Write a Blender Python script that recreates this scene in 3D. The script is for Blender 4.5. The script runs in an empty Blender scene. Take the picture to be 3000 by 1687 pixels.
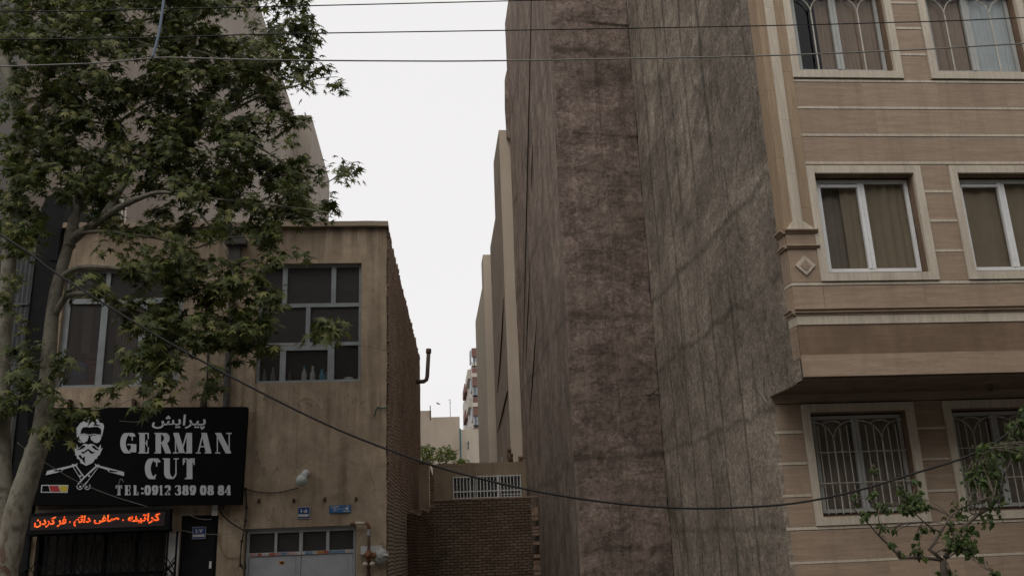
import bpy, bmesh, math, random
from mathutils import Vector, Matrix, noise

random.seed(7)
SC = bpy.context.scene
COL = SC.collection
R = math.radians

# ------------------------------------------------------------------ camera
CAM = Vector((0.0, 0.0, 1.75))
F_PX, W_PX, H_PX = 2630.0, 3000.0, 1687.0
_z = Vector((1135 - 1500, -8270 - 843.5, F_PX)).normalized()
_y = Vector((1265 - 1500, 1612 - 843.5, F_PX))
_y = (_y - _z * _y.dot(_z)).normalized()
_x = _y.cross(_z)
cd = bpy.data.cameras.new('camera')
cam = bpy.data.objects.new('camera', cd)
COL.objects.link(cam)
cd.sensor_width = 36.0
cd.lens = 36.0 * F_PX / W_PX
cd.clip_end = 1000.0
right = Vector((_x.x, _y.x, _z.x))
down = Vector((_x.y, _y.y, _z.y))
fwd = Vector((_x.z, _y.z, _z.z))
cam.matrix_world = Matrix(((right.x, -down.x, -fwd.x, CAM.x), (right.y, -down.y, -fwd.y, CAM.y),
                           (right.z, -down.z, -fwd.z, CAM.z), (0, 0, 0, 1)))
SC.camera = cam
S = 3000.0 / 2576.0

def ray(px, py):
    d = Vector((px * S - 1500.0, py * S - 843.5, F_PX))
    return Vector((_x.dot(d), _y.dot(d), _z.dot(d)))

def at(px, py, Y):
    """point at depth Y measured off the photograph (2576 wide)"""
    d = ray(px, py)
    return CAM + d * (Y / d.y)

# ------------------------------------------------------------------ world and sun
SUN_EL, SUN_AZ = 52.0, 205.0     # azimuth clockwise from +Y: behind the camera, a little to the left
w = bpy.data.worlds.new('World')
SC.world = w
w.use_nodes = True
nt = w.node_tree
nt.nodes.clear()
sky = nt.nodes.new('ShaderNodeTexSky')
sky.sky_type = 'NISHITA'
sky.sun_disc = False
sky.sun_elevation = R(SUN_EL)
sky.sun_rotation = R(SUN_AZ)
sky.dust_density = 6.0
sky.air_density = 1.0
hs = nt.nodes.new('ShaderNodeHueSaturation')
hs.inputs['Saturation'].default_value = 0.12
mx = nt.nodes.new('ShaderNodeMix')
mx.data_type = 'RGBA'
mx.inputs[0].default_value = 0.85
mx.inputs[7].default_value = (9.98, 9.8, 9.83, 1)
bg = nt.nodes.new('ShaderNodeBackground')
bg.inputs['Strength'].default_value = 0.1
wo = nt.nodes.new('ShaderNodeOutputWorld')
nt.links.new(sky.outputs[0], hs.inputs['Color'])
nt.links.new(hs.outputs[0], mx.inputs[6])
nt.links.new(mx.outputs[2], bg.inputs['Color'])
nt.links.new(bg.outputs[0], wo.inputs['Surface'])
sd = bpy.data.lights.new('sun', 'SUN')
sd.energy = 0.8
sd.angle = R(40)
sd.color = (1.0, 0.94, 0.86)
so = bpy.data.objects.new('sun', sd)
COL.objects.link(so)
so.location = (0, -5, 30)
az, el = R(SUN_AZ), R(SUN_EL)
sdir = Vector((math.sin(az) * math.cos(el), math.cos(az) * math.cos(el), math.sin(el)))
so.rotation_euler = sdir.to_track_quat('Z', 'Y').to_euler()
SC.view_settings.view_transform = 'Standard'
SC.view_settings.look = 'None'
SC.view_settings.exposure = 0.0
SC.view_settings.gamma = 1.0
SC.view_settings.use_curve_mapping = False
SC.cycles.max_bounces = 9
SC.cycles.diffuse_bounces = 7
SC.cycles.transparent_max_bounces = 12

# ------------------------------------------------------------------ mesh helpers
class MB:
    def __init__(s):
        s.v, s.f, s.m = [], [], []
    def add(s, vs, fs, m=0):
        b = len(s.v)
        s.v += [tuple(v) for v in vs]
        s.f += [tuple(b + i for i in f) for f in fs]
        s.m += [m] * len(fs)
    def box(s, x0, x1, y0, y1, z0, z1, m=0):
        s.add([(x0, y0, z0), (x1, y0, z0), (x1, y1, z0), (x0, y1, z0), (x0, y0, z1), (x1, y0, z1), (x1, y1, z1), (x0, y1, z1)],
              [(0, 3, 2, 1), (4, 5, 6, 7), (0, 1, 5, 4), (1, 2, 6, 5), (2, 3, 7, 6), (3, 0, 4, 7)], m)
    def obox(s, c, ux, uy, uz, m=0):
        c, ux, uy, uz = Vector(c), Vector(ux), Vector(uy), Vector(uz)
        vs = [c + ux * a + uy * b + uz * d for d in (-1, 1) for (a, b) in ((-1, -1), (1, -1), (1, 1), (-1, 1))]
        s.add(vs, [(0, 3, 2, 1), (4, 5, 6, 7), (0, 1, 5, 4), (1, 2, 6, 5), (2, 3, 7, 6), (3, 0, 4, 7)], m)
    def quad(s, a, b, c, d, m=0):
        s.add([a, b, c, d], [(0, 1, 2, 3)], m)
    def prism(s, xz, y0, y1, m=0, cap=True):
        n = len(xz)
        vs = [(x, y0, z) for x, z in xz] + [(x, y1, z) for x, z in xz]
        fs = [tuple(range(n)), tuple(range(2 * n - 1, n - 1, -1))] if cap else []
        fs += [(i, (i + 1) % n, n + (i + 1) % n, n + i) for i in range(n)]
        s.add(vs, fs, m)
    def prism_x(s, yz, x0, x1, m=0):
        n = len(yz)
        vs = [(x0, y, z) for y, z in yz] + [(x1, y, z) for y, z in yz]
        fs = [tuple(range(n)), tuple(range(2 * n - 1, n - 1, -1))]
        fs += [(i, (i + 1) % n, n + (i + 1) % n, n + i) for i in range(n)]
        s.add(vs, fs, m)
    def tube(s, pts, radii, n=8, m=0, cap=True):
        pts = [Vector(p) for p in pts]
        if not hasattr(radii, '__len__'):
            radii = [radii] * len(pts)
        vs, up = [], None
        for i, p in enumerate(pts):
            t = (pts[min(i + 1, len(pts) - 1)] - pts[max(i - 1, 0)])
            t = t.normalized() if t.length > 1e-9 else Vector((0, 0, 1))
            if up is None:
                up = Vector((0, 0, 1)) if abs(t.z) < 0.9 else Vector((1, 0, 0))
            a = t.cross(up).normalized()
            b = t.cross(a).normalized()
            up = -b if False else a.cross(t)
            for k in range(n):
                th = 2 * math.pi * k / n
                vs.append(p + (a * math.cos(th) + b * math.sin(th)) * radii[i])
        fs = []
        for i in range(len(pts) - 1):
            for k in range(n):
                fs.append((i * n + k, i * n + (k + 1) % n, (i + 1) * n + (k + 1) % n, (i + 1) * n + k))
        if cap:
            fs.append(tuple(range(n - 1, -1, -1)))
            fs.append(tuple((len(pts) - 1) * n + k for k in range(n)))
        s.add(vs, fs, m)
    def sphere(s, c, r, nu=16, nv=10, m=0, sc=(1, 1, 1)):
        vs = []
        for j in range(nv + 1):
            ph = math.pi * j / nv
            for i in range(nu):
                th = 2 * math.pi * i / nu
                vs.append((c[0] + r * sc[0] * math.sin(ph) * math.cos(th), c[1] + r * sc[1] * math.sin(ph) * math.sin(th), c[2] + r * sc[2] * math.cos(ph)))
        fs = []
        for j in range(nv):
            for i in range(nu):
                fs.append((j * nu + i, (j + 1) * nu + i, (j + 1) * nu + (i + 1) % nu, j * nu + (i + 1) % nu))
        s.add(vs, fs, m)
    def lathe(s, c, prof, n=14, m=0, axis='Z'):
        vs = []
        for r, h in prof:
            for k in range(n):
                th = 2 * math.pi * k / n
                a, b = r * math.cos(th), r * math.sin(th)
                if axis == 'Z':
                    vs.append((c[0] + a, c[1] + b, c[2] + h))
                elif axis == 'Y':
                    vs.append((c[0] + a, c[1] + h, c[2] + b))
                else:
                    vs.append((c[0] + h, c[1] + a, c[2] + b))
        fs = []
        for j in range(len(prof) - 1):
            for k in range(n):
                fs.append((j * n + k, j * n + (k + 1) % n, (j + 1) * n + (k + 1) % n, (j + 1) * n + k))
        fs.append(tuple(range(n)))
        fs.append(tuple((len(prof) - 1) * n + k for k in range(n)))
        s.add(vs, fs, m)
    def wall(s, x0, x1, z0, z1, y0, y1, holes, m=0, mr=None):
        """wall in the XZ plane with rectangular openings (hx0,hx1,hz0,hz1)"""
        mr = m if mr is None else mr
        xs = sorted({x0, x1} | {h[k] for h in holes for k in (0, 1) if x0 < h[k] < x1})
        zs = sorted({z0, z1} | {h[k] for h in holes for k in (2, 3) if z0 < h[k] < z1})
        def solid(i, j):
            if i < 0 or j < 0 or i >= len(xs) - 1 or j >= len(zs) - 1:
                return None
            cx, cz = (xs[i] + xs[i + 1]) / 2, (zs[j] + zs[j + 1]) / 2
            return not any(h[0] < cx < h[1] and h[2] < cz < h[3] for h in holes)
        for i in range(len(xs) - 1):
            for j in range(len(zs) - 1):
                if not solid(i, j):
                    continue
                a, b, c, d = xs[i], xs[i + 1], zs[j], zs[j + 1]
                s.quad((a, y0, c), (b, y0, c), (b, y0, d), (a, y0, d), m)
                s.quad((b, y1, c), (a, y1, c), (a, y1, d), (b, y1, d), m)
                for (di, dj, q) in ((-1, 0, ((a, y1, c), (a, y0, c), (a, y0, d), (a, y1, d))), (1, 0, ((b, y0, c), (b, y1, c), (b, y1, d), (b, y0, d))),
                                    (0, -1, ((a, y1, c), (b, y1, c), (b, y0, c), (a, y0, c))), (0, 1, ((a, y0, d), (b, y0, d), (b, y1, d), (a, y1, d)))):
                    r = solid(i + di, j + dj)
                    if not r:
                        s.quad(*q, mr if r is False else m)
    def build(s, name, mats, parent=None, smooth=False, fix=True):
        me = bpy.data.meshes.new(name)
        me.from_pydata(s.v, [], s.f)
        if not isinstance(mats, (list, tuple)):
            mats = [mats]
        for mt in mats:
            me.materials.append(mt)
        if len(mats) > 1:
            me.polygons.foreach_set('material_index', s.m)
        if smooth:
            me.polygons.foreach_set('use_smooth', [True] * len(me.polygons))
        if fix:
            bm = bmesh.new()
            bm.from_mesh(me)
            bmesh.ops.recalc_face_normals(bm, faces=bm.faces)
            bm.to_mesh(me)
            bm.free()
        me.update()
        o = bpy.data.objects.new(name, me)
        COL.objects.link(o)
        if parent is not None:
            o.parent = parent
            M = Matrix.Translation(parent.location) if parent.parent is None and parent.type == 'EMPTY' else Matrix.Identity(4)
            o.matrix_parent_inverse = M.inverted()
        return o

def tag(o, label, cat, group=None, kind=None):
    o['label'] = label
    o['category'] = cat
    if group:
        o['group'] = group
    if kind:
        o['kind'] = kind
    return o

def thing(name, label, cat, loc, group=None):
    o = bpy.data.objects.new(name, None)
    o.empty_display_size = 0.3
    COL.objects.link(o)
    o.location = loc
    return tag(o, label, cat, group)

def struct(o):
    o['kind'] = 'structure'
    return o

# ------------------------------------------------------------------ materials
class NT:
    def __init__(s, name):
        s.mat = bpy.data.materials.new(name)
        s.mat.use_nodes = True
        s.t = s.mat.node_tree
        s.b = s.t.nodes['Principled BSDF']
        s.out = s.t.nodes['Material Output']
        s._co = None
    def n(s, typ, **kw):
        nd = s.t.nodes.new(typ)
        for k, v in kw.items():
            setattr(nd, k, v)
        return nd
    def l(s, a, b):
        s.t.links.new(a, b)
    def co(s):
        if s._co is None:
            s._co = s.n('ShaderNodeTexCoord').outputs['Object']
        return s._co
    def mapped(s, sc, loc=(0, 0, 0), src=None):
        mp = s.n('ShaderNodeMapping')
        mp.inputs['Scale'].default_value = sc
        mp.inputs['Location'].default_value = loc
        s.l(src or s.co(), mp.inputs['Vector'])
        return mp.outputs[0]
    def noise(s, sc, scale=1.0, detail=5, rough=0.6, loc=(0, 0, 0), dist=0.0, src=None):
        nz = s.n('ShaderNodeTexNoise')
        nz.inputs['Scale'].default_value = scale
        nz.inputs['Detail'].default_value = detail
        nz.inputs['Roughness'].default_value = rough
        nz.inputs['Distortion'].default_value = dist
        s.l(s.mapped(sc, loc, src), nz.inputs['Vector'])
        return nz.outputs['Fac']
    def ramp(s, fac, stops):
        r = s.n('ShaderNodeValToRGB')
        e = r.color_ramp.elements
        while len(e) < len(stops):
            e.new(0.5)
        for i, (p, c) in enumerate(stops):
            e[i].position = p
            e[i].color = (c[0], c[1], c[2], 1) if hasattr(c, '__len__') else (c, c, c, 1)
        s.l(fac, r.inputs['Fac'])
        return r.outputs['Color']
    def mix(s, fac, a, b, mode='MIX'):
        m = s.n('ShaderNodeMix', data_type='RGBA', blend_type=mode)
        for sock, v in ((m.inputs[0], fac), (m.inputs[6], a), (m.inputs[7], b)):
            if hasattr(v, 'is_linked'):
                s.l(v, sock)
            elif hasattr(v, '__len__'):
                sock.default_value = (v[0], v[1], v[2], 1)
            else:
                sock.default_value = v
        return m.outputs[2]
    def math(s, op, a, b=0.0, clamp=False):
        m = s.n('ShaderNodeMath', operation=op, use_clamp=clamp)
        for sock, v in ((m.inputs[0], a), (m.inputs[1], b)):
            if hasattr(v, 'is_linked'):
                s.l(v, sock)
            else:
                sock.default_value = v
        return m.outputs[0]
    def xyz(s):
        q = s.n('ShaderNodeSeparateXYZ')
        s.l(s.co(), q.inputs[0])
        return q.outputs
    def bump(s, h, strength=0.4, dist=0.02):
        bp = s.n('ShaderNodeBump')
        bp.inputs['Strength'].default_value = strength
        bp.inputs['Distance'].default_value = dist
        s.l(h, bp.inputs['Height'])
        s.l(bp.outputs[0], s.b.inputs['Normal'])
    def color(s, c):
        if hasattr(c, 'is_linked'):
            s.l(c, s.b.inputs['Base Color'])
        else:
            s.b.inputs['Base Color'].default_value = (c[0], c[1], c[2], 1)
    def set(s, rough=0.9, metal=0.0, spec=0.3):
        s.b.inputs['Roughness'].default_value = rough
        s.b.inputs['Metallic'].default_value = metal
        s.b.inputs['Specular IOR Level'].default_value = spec

def flat(name, c, rough=0.7, metal=0.0, var=0.25, scale=6.0, spec=0.3, bump=0.0):
    """plain paint or metal with light wear"""
    t = NT(name)
    f = t.noise((1, 1, 1), scale, 6, 0.65)
    a = [x * (1 - var) for x in c]
    b = [min(1, x * (1 + var)) for x in c]
    t.color(t.ramp(f, [(0.3, a), (0.7, b)]))
    t.set(rough, metal, spec)
    if bump:
        t.bump(t.noise((1, 1, 1), scale * 6, 4), bump, 0.01)
    return t.mat

def render_coat(name, ca, cb, stain, streak=0.6, sx=5.0, sz=0.3, big=0.6, grain=45.0, bumpd=0.012, lo=0.48, hi=0.72, ext=None):
    """cement or plaster coat: cloudy tone, downward drip marks, grain"""
    t = NT(name)
    f = t.noise((1, 1, 1), big, 7, 0.65, dist=0.3)
    c = t.ramp(f, [(0.3, ca), (0.7, cb)])
    st = t.noise((sx, sx, sz), 1.0, 5, 0.6, (3, 7, 1))
    blot = t.noise((1, 1, 0.6), 0.55, 5, 0.6, (11, 2, 5))
    fac = t.math('MULTIPLY', t.ramp(st, [(lo, 0), (hi, 1)]), t.ramp(blot, [(0.35, 0.1), (0.65, 1)]))
    fac = t.math('MULTIPLY', fac, streak)
    c = t.mix(fac, c, stain)
    g = t.noise((1, 1, 1), grain, 3, 0.7)
    c = t.mix(0.35, c, t.ramp(g, [(0.3, 0.3), (0.7, 0.72)]), 'OVERLAY')
    if ext:
        c = ext(t, c)
    t.color(c)
    t.set(0.95, 0, 0.15)
    h = t.math('ADD', t.math('MULTIPLY', g, 0.4), t.noise((1, 1, 1), 7, 6, 0.7))
    t.bump(h, 0.6, bumpd)
    return t.mat

def zline(t, z0, wid, wob=0.12, up=0.0, ax=2, wsc=(1.2, 1.2, 1.2)):
    """soft band round coordinate z0 with a wavering edge"""
    z = t.xyz()[ax]
    nz = t.math('MULTIPLY', t.math('SUBTRACT', t.noise(wsc, 1.0, 5, 0.6, (z0, z0 * 2, 0)), 0.5), wob * 2)
    d = t.math('ABSOLUTE', t.math('SUBTRACT', t.math('ADD', z, nz), z0))
    return t.math('SUBTRACT', 1.0, t.math('DIVIDE', d, wid, True), True)

def ridge(t, sc, width, loc=(0, 0, 0), dist=0.4, src=None, detail=4):
    """thin wandering lines"""
    n = t.noise(sc, 1.0, detail, 0.55, loc, dist, src)
    return t.math('SUBTRACT', 1.0, t.math('DIVIDE', t.math('ABSOLUTE', t.math('SUBTRACT', n, 0.5)), width, True), True)

def plaster_marks(t, c):
    # weathered marks below the coping and the sills, pale rubbed patches near the door
    z = t.xyz()[2]
    mot = t.noise((1, 1, 0.8), 2.6, 8, 0.7, (8, 2, 6), 0.5)
    c = t.mix(0.55, c, t.ramp(mot, [(0.34, 0.3), (0.66, 0.7)]), 'OVERLAY')
    drip = t.noise((4.5, 4.5, 0.22), 1.0, 6, 0.65, (2, 0, 8))
    top = t.math('MULTIPLY', t.math('SUBTRACT', z, 7.05), 0.95, True)
    f = t.math('MULTIPLY', t.ramp(drip, [(0.4, 0), (0.55, 1)]), top)
    c = t.mix(t.math('MULTIPLY', f, 0.85), c, (0.12, 0.09, 0.065))
    mid = t.math('SUBTRACT', 1.0, t.math('MULTIPLY', t.math('ABSOLUTE', t.math('SUBTRACT', z, 4.35)), 1.1), True)
    f2 = t.math('MULTIPLY', t.ramp(t.noise((7, 7, 0.3), 1.0, 5, 0.6, (5, 0, 3)), [(0.5, 0), (0.68, 1)]), mid)
    c = t.mix(t.math('MULTIPLY', f2, 0.85), c, (0.17, 0.115, 0.075))
    crk = t.math('MULTIPLY', ridge(t, (0.9, 0.9, 0.5), 0.006, (2, 2, 5), 0.8), 0.5)
    c = t.mix(crk, c, (0.1, 0.075, 0.055))
    pale = t.ramp(t.noise((0.8, 0.8, 1.6), 1.3, 6, 0.7, (9, 4, 1)), [(0.62, 0), (0.72, 1)])
    c = t.mix(t.math('MULTIPLY', pale, 0.3), c, (0.5, 0.41, 0.32))
    return c

def grey_marks(t, c):
    x = t.xyz()
    # lift lines of the poured coat and the downward marks below them
    for z0, wd, amt in ((1.9, 0.08, 0.55), (3.5, 0.08, 0.6), (5.25, 0.09, 0.6), (6.7, 0.11, 0.7), (9.8, 0.12, 0.3)):
        c = t.mix(t.math('MULTIPLY', zline(t, z0, wd, 0.22), amt), c, (0.095, 0.085, 0.068))
    low = t.math('SUBTRACT', 1.0, t.math('MULTIPLY', t.math('SUBTRACT', x[2], 5.2), 0.6), True)
    for y0 in (13.6, 14.65, 15.5, 16.55, 17.57):
        c = t.mix(t.math('MULTIPLY', t.math('MULTIPLY', zline(t, y0, 0.07, 0.06, ax=1, wsc=(1, 1, 0.8)), low), 0.85), c, (0.09, 0.08, 0.065))
    hi = t.math('MULTIPLY', t.math('SUBTRACT', x[2], 6.3), 0.5, True)
    for y0 in (13.75, 14.8, 15.75, 16.45, 17.7):
        c = t.mix(t.math('MULTIPLY', t.math('MULTIPLY', zline(t, y0, 0.09, 0.2, ax=1, wsc=(1, 1, 0.45)), hi), 0.8), c, (0.085, 0.08, 0.065))
    tilt = t.n('ShaderNodeMapping', vector_type='TEXTURE')
    tilt.inputs['Rotation'].default_value = (R(-24), 0, 0)
    t.l(t.co(), tilt.inputs['Vector'])
    tro = t.noise((1, 0.8, 2.4), 0.9, 9, 0.75, (4, 4, 4), 0.9, src=tilt.outputs[0])
    c = t.mix(t.math('ADD', t.math('MULTIPLY', hi, 0.3), 0.2), c, t.ramp(tro, [(0.38, 0.26), (0.62, 0.74)]), 'OVERLAY')
    cloud = t.noise((1, 0.7, 1.0), 0.6, 7, 0.62, (14, 4, 9), 1.0)
    c = t.mix(0.6, c, t.ramp(cloud, [(0.4, 0.32), (0.6, 0.68)]), 'OVERLAY')
    ln = t.math('MULTIPLY', ridge(t, (1, 1.2, 0.22), 0.016, (3, 1, 7), 0.3, None, 2), 0.55)
    c = t.mix(ln, c, (0.085, 0.073, 0.058))
    lt = t.math('MULTIPLY', ridge(t, (1, 1.1, 0.5), 0.014, (8, 5, 2), 0.8, tilt.outputs[0]), 0.3)
    c = t.mix(lt, c, (0.36, 0.325, 0.27))
    pit = t.noise((1, 1, 1), 9, 6, 0.75, (1, 5, 2))
    c = t.mix(0.6, c, t.ramp(pit, [(0.38, 0.32), (0.62, 0.68)]), 'OVERLAY')
    gr = t.noise((1, 1, 1), 22, 3, 0.8, (3, 5, 8))
    c = t.mix(0.6, c, t.ramp(gr, [(0.36, 0.25), (0.64, 0.75)]), 'OVERLAY')
    return c

def brown_marks(t, c):
    for z0, wd, amt in ((1.63, 0.1, 0.5), (3.45, 0.12, 0.6), (6.46, 0.12, 0.45), (8.27, 0.1, 0.35), (9.82, 0.1, 0.5), (12.85, 0.12, 0.6)):
        c = t.mix(t.math('MULTIPLY', zline(t, z0, wd, 0.2, wsc=(2.4, 2.4, 2.4)), amt), c, (0.05, 0.036, 0.03))
    v = t.n('ShaderNodeTexVoronoi', distance='CHEBYCHEV')
    v.inputs['Scale'].default_value = 1.0
    t.l(t.mapped((1.1, 1.1, 0.8)), v.inputs['Vector'])
    c = t.mix(0.5, c, t.ramp(v.outputs['Color'], [(0.1, 0.32), (0.9, 0.62)]), 'OVERLAY')
    blot = t.noise((0.8, 0.8, 1.3), 1.5, 9, 0.75, (7, 1, 3), 0.8)
    c = t.mix(0.65, c, t.ramp(blot, [(0.38, 0.28), (0.62, 0.72)]), 'OVERLAY')
    c = t.mix(t.math('MULTIPLY', ridge(t, (0.55, 0.55, 2.1), 0.03, (3, 8, 1), 0.7), 0.5), c, (0.07, 0.052, 0.043))
    c = t.mix(t.math('MULTIPLY', ridge(t, (2.0, 2.0, 0.25), 0.03, (6, 2, 4), 0.4), 0.35), c, (0.075, 0.056, 0.047))
    pit = t.noise((1, 1, 1), 12, 5, 0.75, (1, 5, 2))
    c = t.mix(0.55, c, t.ramp(pit, [(0.38, 0.24), (0.62, 0.76)]), 'OVERLAY')
    for x0, wd, amt in ((2.93, 0.06, 0.55), (3.31, 0.06, 0.25), (3.99, 0.06, 0.3)):
        lat = t.ramp(t.noise((0.4, 0.4, 0.45), 1.0, 4, 0.6, (x0, 3, 1)), [(0.42, 0), (0.58, 1)])
        c = t.mix(t.math('MULTIPLY', t.math('MULTIPLY', zline(t, x0, wd, 0.05, ax=0, wsc=(0.3, 0.3, 2.5)), lat), amt), c, (0.3, 0.25, 0.21))
    pat = t.ramp(t.noise((1, 1, 1), 1.5, 7, 0.7, (3, 3, 9), 0.8), [(0.52, 0), (0.66, 1)])
    c = t.mix(t.math('MULTIPLY', pat, 0.55), c, (0.24, 0.19, 0.155))
    return c

def side_marks(t, c):
    fin = t.noise((1, 0.8, 1.4), 4.0, 7, 0.75, (2, 1, 3), 0.4)
    c = t.mix(0.5, c, t.ramp(fin, [(0.36, 0.28), (0.64, 0.72)]), 'OVERLAY')
    st = t.noise((1, 1.6, 0.7), 1.0, 9, 0.75, (2, 6, 3), 0.6)
    c = t.mix(0.6, c, t.ramp(st, [(0.36, 0.24), (0.64, 0.76)]), 'OVERLAY')
    for z0 in (3.3, 6.4, 9.6, 12.8, 16.0):
        c = t.mix(t.math('MULTIPLY', zline(t, z0, 0.16, 0.5, wsc=(0.7, 0.7, 0.7)), 0.4), c, (0.07, 0.053, 0.044))
    return c

def brick_mat(name, axis, c1, c2, mortar, wash=None, bw=0.215, rh=0.074, ms=0.007, bumpd=0.02):
    t = NT(name)
    x = t.xyz()
    cb = t.n('ShaderNodeCombineXYZ')
    wob = t.noise((1, 1, 1), 1.3, 5, 0.6)
    t.l(t.math('ADD', x[axis], t.math('MULTIPLY', t.noise((1, 1, 1), 3.0, 3, 0.5, (5, 5, 5)), 0.12)), cb.inputs[0])
    t.l(t.math('ADD', x[2], t.math('MULTIPLY', wob, 0.11)), cb.inputs[1])
    br = t.n('ShaderNodeTexBrick')
    t.l(cb.outputs[0], br.inputs['Vector'])
    br.inputs['Scale'].default_value = 1.0
    br.inputs['Brick Width'].default_value = bw
    br.inputs['Row Height'].default_value = rh
    br.inputs['Mortar Size'].default_value = ms
    br.inputs['Mortar Smooth'].default_value = 0.3
    br.inputs['Bias'].default_value = 0.0
    br.inputs['Color1'].default_value = (*c1, 1)
    br.inputs['Color2'].default_value = (*c2, 1)
    br.inputs['Mortar'].default_value = (*mortar, 1)
    c = br.outputs['Color']
    f = t.noise((1, 1, 1), 1.1, 7, 0.65, (4, 1, 2))
    c = t.mix(0.6, c, t.ramp(f, [(0.3, 0.3), (0.7, 0.68)]), 'OVERLAY')
    g = t.noise((1, 1, 1), 35, 4, 0.7)
    c = t.mix(0.4, c, t.ramp(g, [(0.3, 0.3), (0.7, 0.7)]), 'OVERLAY')
    if wash:
        c = wash(t, c, br.outputs['Fac'])
    t.color(c)
    t.set(0.95, 0, 0.1)
    h = t.math('ADD', t.math('MULTIPLY', br.outputs['Fac'], -1.0), t.math('MULTIPLY', g, 0.5))
    t.bump(h, 0.6, bumpd)
    return t.mat

def wash_low(t, c, fac):
    # old grey limewash on the lower courses
    z = t.xyz()[2]
    m = t.math('SUBTRACT', 1.0, t.math('MULTIPLY', t.math('SUBTRACT', t.math('ADD', z, t.math('MULTIPLY', t.noise((1, 1, 1), 1.2, 5), 1.4)), 3.1), 1.2), True)
    m = t.math('MULTIPLY', m, t.math('SUBTRACT', 1.0, fac))
    return t.mix(t.math('MULTIPLY', m, 0.7), c, (0.52, 0.455, 0.37))

def travertine(name, ca, cb, vein, dark=None, ax='x'):
    t = NT(name)
    ge = t.n('ShaderNodeNewGeometry')
    rnd = ge.outputs['Random Per Island']
    off = t.n('ShaderNodeCombineXYZ')
    for k, mul in enumerate((37.0, 11.0, 23.0)):
        t.l(t.math('MULTIPLY', rnd, mul), off.inputs[k])
    va = t.n('ShaderNodeVectorMath', operation='ADD')
    t.l(t.co(), va.inputs[0])
    t.l(off.outputs[0], va.inputs[1])
    sc = (1.1, 1.1, 16.0) if ax == 'x' else (16.0, 16.0, 1.1)
    f = t.noise(sc, 1.6, 7, 0.65, dist=0.4, src=va.outputs[0])
    c = t.ramp(f, [(0.28, ca), (0.72, cb)])
    v2 = t.noise((1.6, 1.6, 9) if ax == 'x' else (9, 9, 1.6), 2.2, 6, 0.7, (3, 1, 2), 1.5, src=va.outputs[0])
    c = t.mix(t.ramp(v2, [(0.66, 0), (0.74, 0.5)]), c, vein)
    c = t.mix(0.55, c, t.ramp(rnd, [(0, 0.44), (1, 0.56)]), 'OVERLAY')
    fl = t.noise((5, 5, 22) if ax == 'x' else (22, 22, 5), 3.0, 4, 0.7, (1, 9, 4), src=va.outputs[0])
    c = t.mix(0.35, c, t.ramp(fl, [(0.3, 0.34), (0.7, 0.66)]), 'OVERLAY')
    run = t.math('MULTIPLY', t.ramp(t.noise((3.5, 3.5, 0.35), 1.0, 6, 0.65, (1, 6, 2), 0.3), [(0.5, 0), (0.72, 1)]), 0.3)
    c = t.mix(run, c, (0.16, 0.115, 0.08))
    if dark:
        st = t.ramp(t.noise((2.5, 2.5, 1.2), 1.0, 6, 0.6, (6, 6, 6)), [(0.3, 0.0), (0.7, 0.8)])
        c = t.mix(st, c, dark)
    t.color(c)
    t.set(0.6, 0, 0.3)
    t.bump(f, 0.25, 0.004)
    return t.mat

def glass(name, tint=(0.75, 0.78, 0.76), refl=1.0, grey_mix=None):
    t = NT(name)
    t.t.nodes.remove(t.b)
    tr = t.n('ShaderNodeBsdfTransparent')
    tr.inputs[0].default_value = (*tint, 1)
    gl = t.n('ShaderNodeBsdfGlossy')
    gl.inputs['Roughness'].default_value = 0.02
    gl.inputs['Color'].default_value = (0.9, 0.92, 0.95, 1)
    if grey_mix:
        df = t.n('ShaderNodeBsdfDiffuse')
        df.inputs[0].default_value = (*grey_mix[1], 1)
        m0 = t.n('ShaderNodeMixShader')
        m0.inputs[0].default_value = grey_mix[0]
        t.l(tr.outputs[0], m0.inputs[1])
        t.l(df.outputs[0], m0.inputs[2])
        tr = m0
    fr = t.n('ShaderNodeFresnel')
    fr.inputs[0].default_value = 1.45
    ms = t.n('ShaderNodeMixShader')
    t.l(t.math('MULTIPLY', fr.outputs[0], refl), ms.inputs[0])
    t.l(tr.outputs[0], ms.inputs[1])
    t.l(gl.outputs[0], ms.inputs[2])
    t.l(ms.outputs[0], t.out.inputs['Surface'])
    return t.mat

def leaf_mat(name, ca, cb, cc, back=0.35):
    t = NT(name)
    ge = t.n('ShaderNodeNewGeometry')
    c = t.ramp(ge.outputs['Random Per Island'], [(0.0, ca), (0.6, cb), (1.0, cc)])
    t.color(c)
    t.set(0.55, 0, 0.35)
    tl = t.n('ShaderNodeBsdfTranslucent')
    t.l(t.mix(0.4, c, (0.06, 0.09, 0.012)), tl.inputs['Color'])
    ms = t.n('ShaderNodeMixShader')
    ms.inputs[0].default_value = back
    t.l(t.b.outputs[0], ms.inputs[1])
    t.l(tl.outputs[0], ms.inputs[2])
    t.l(ms.outputs[0], t.out.inputs['Surface'])
    return t.mat

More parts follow.
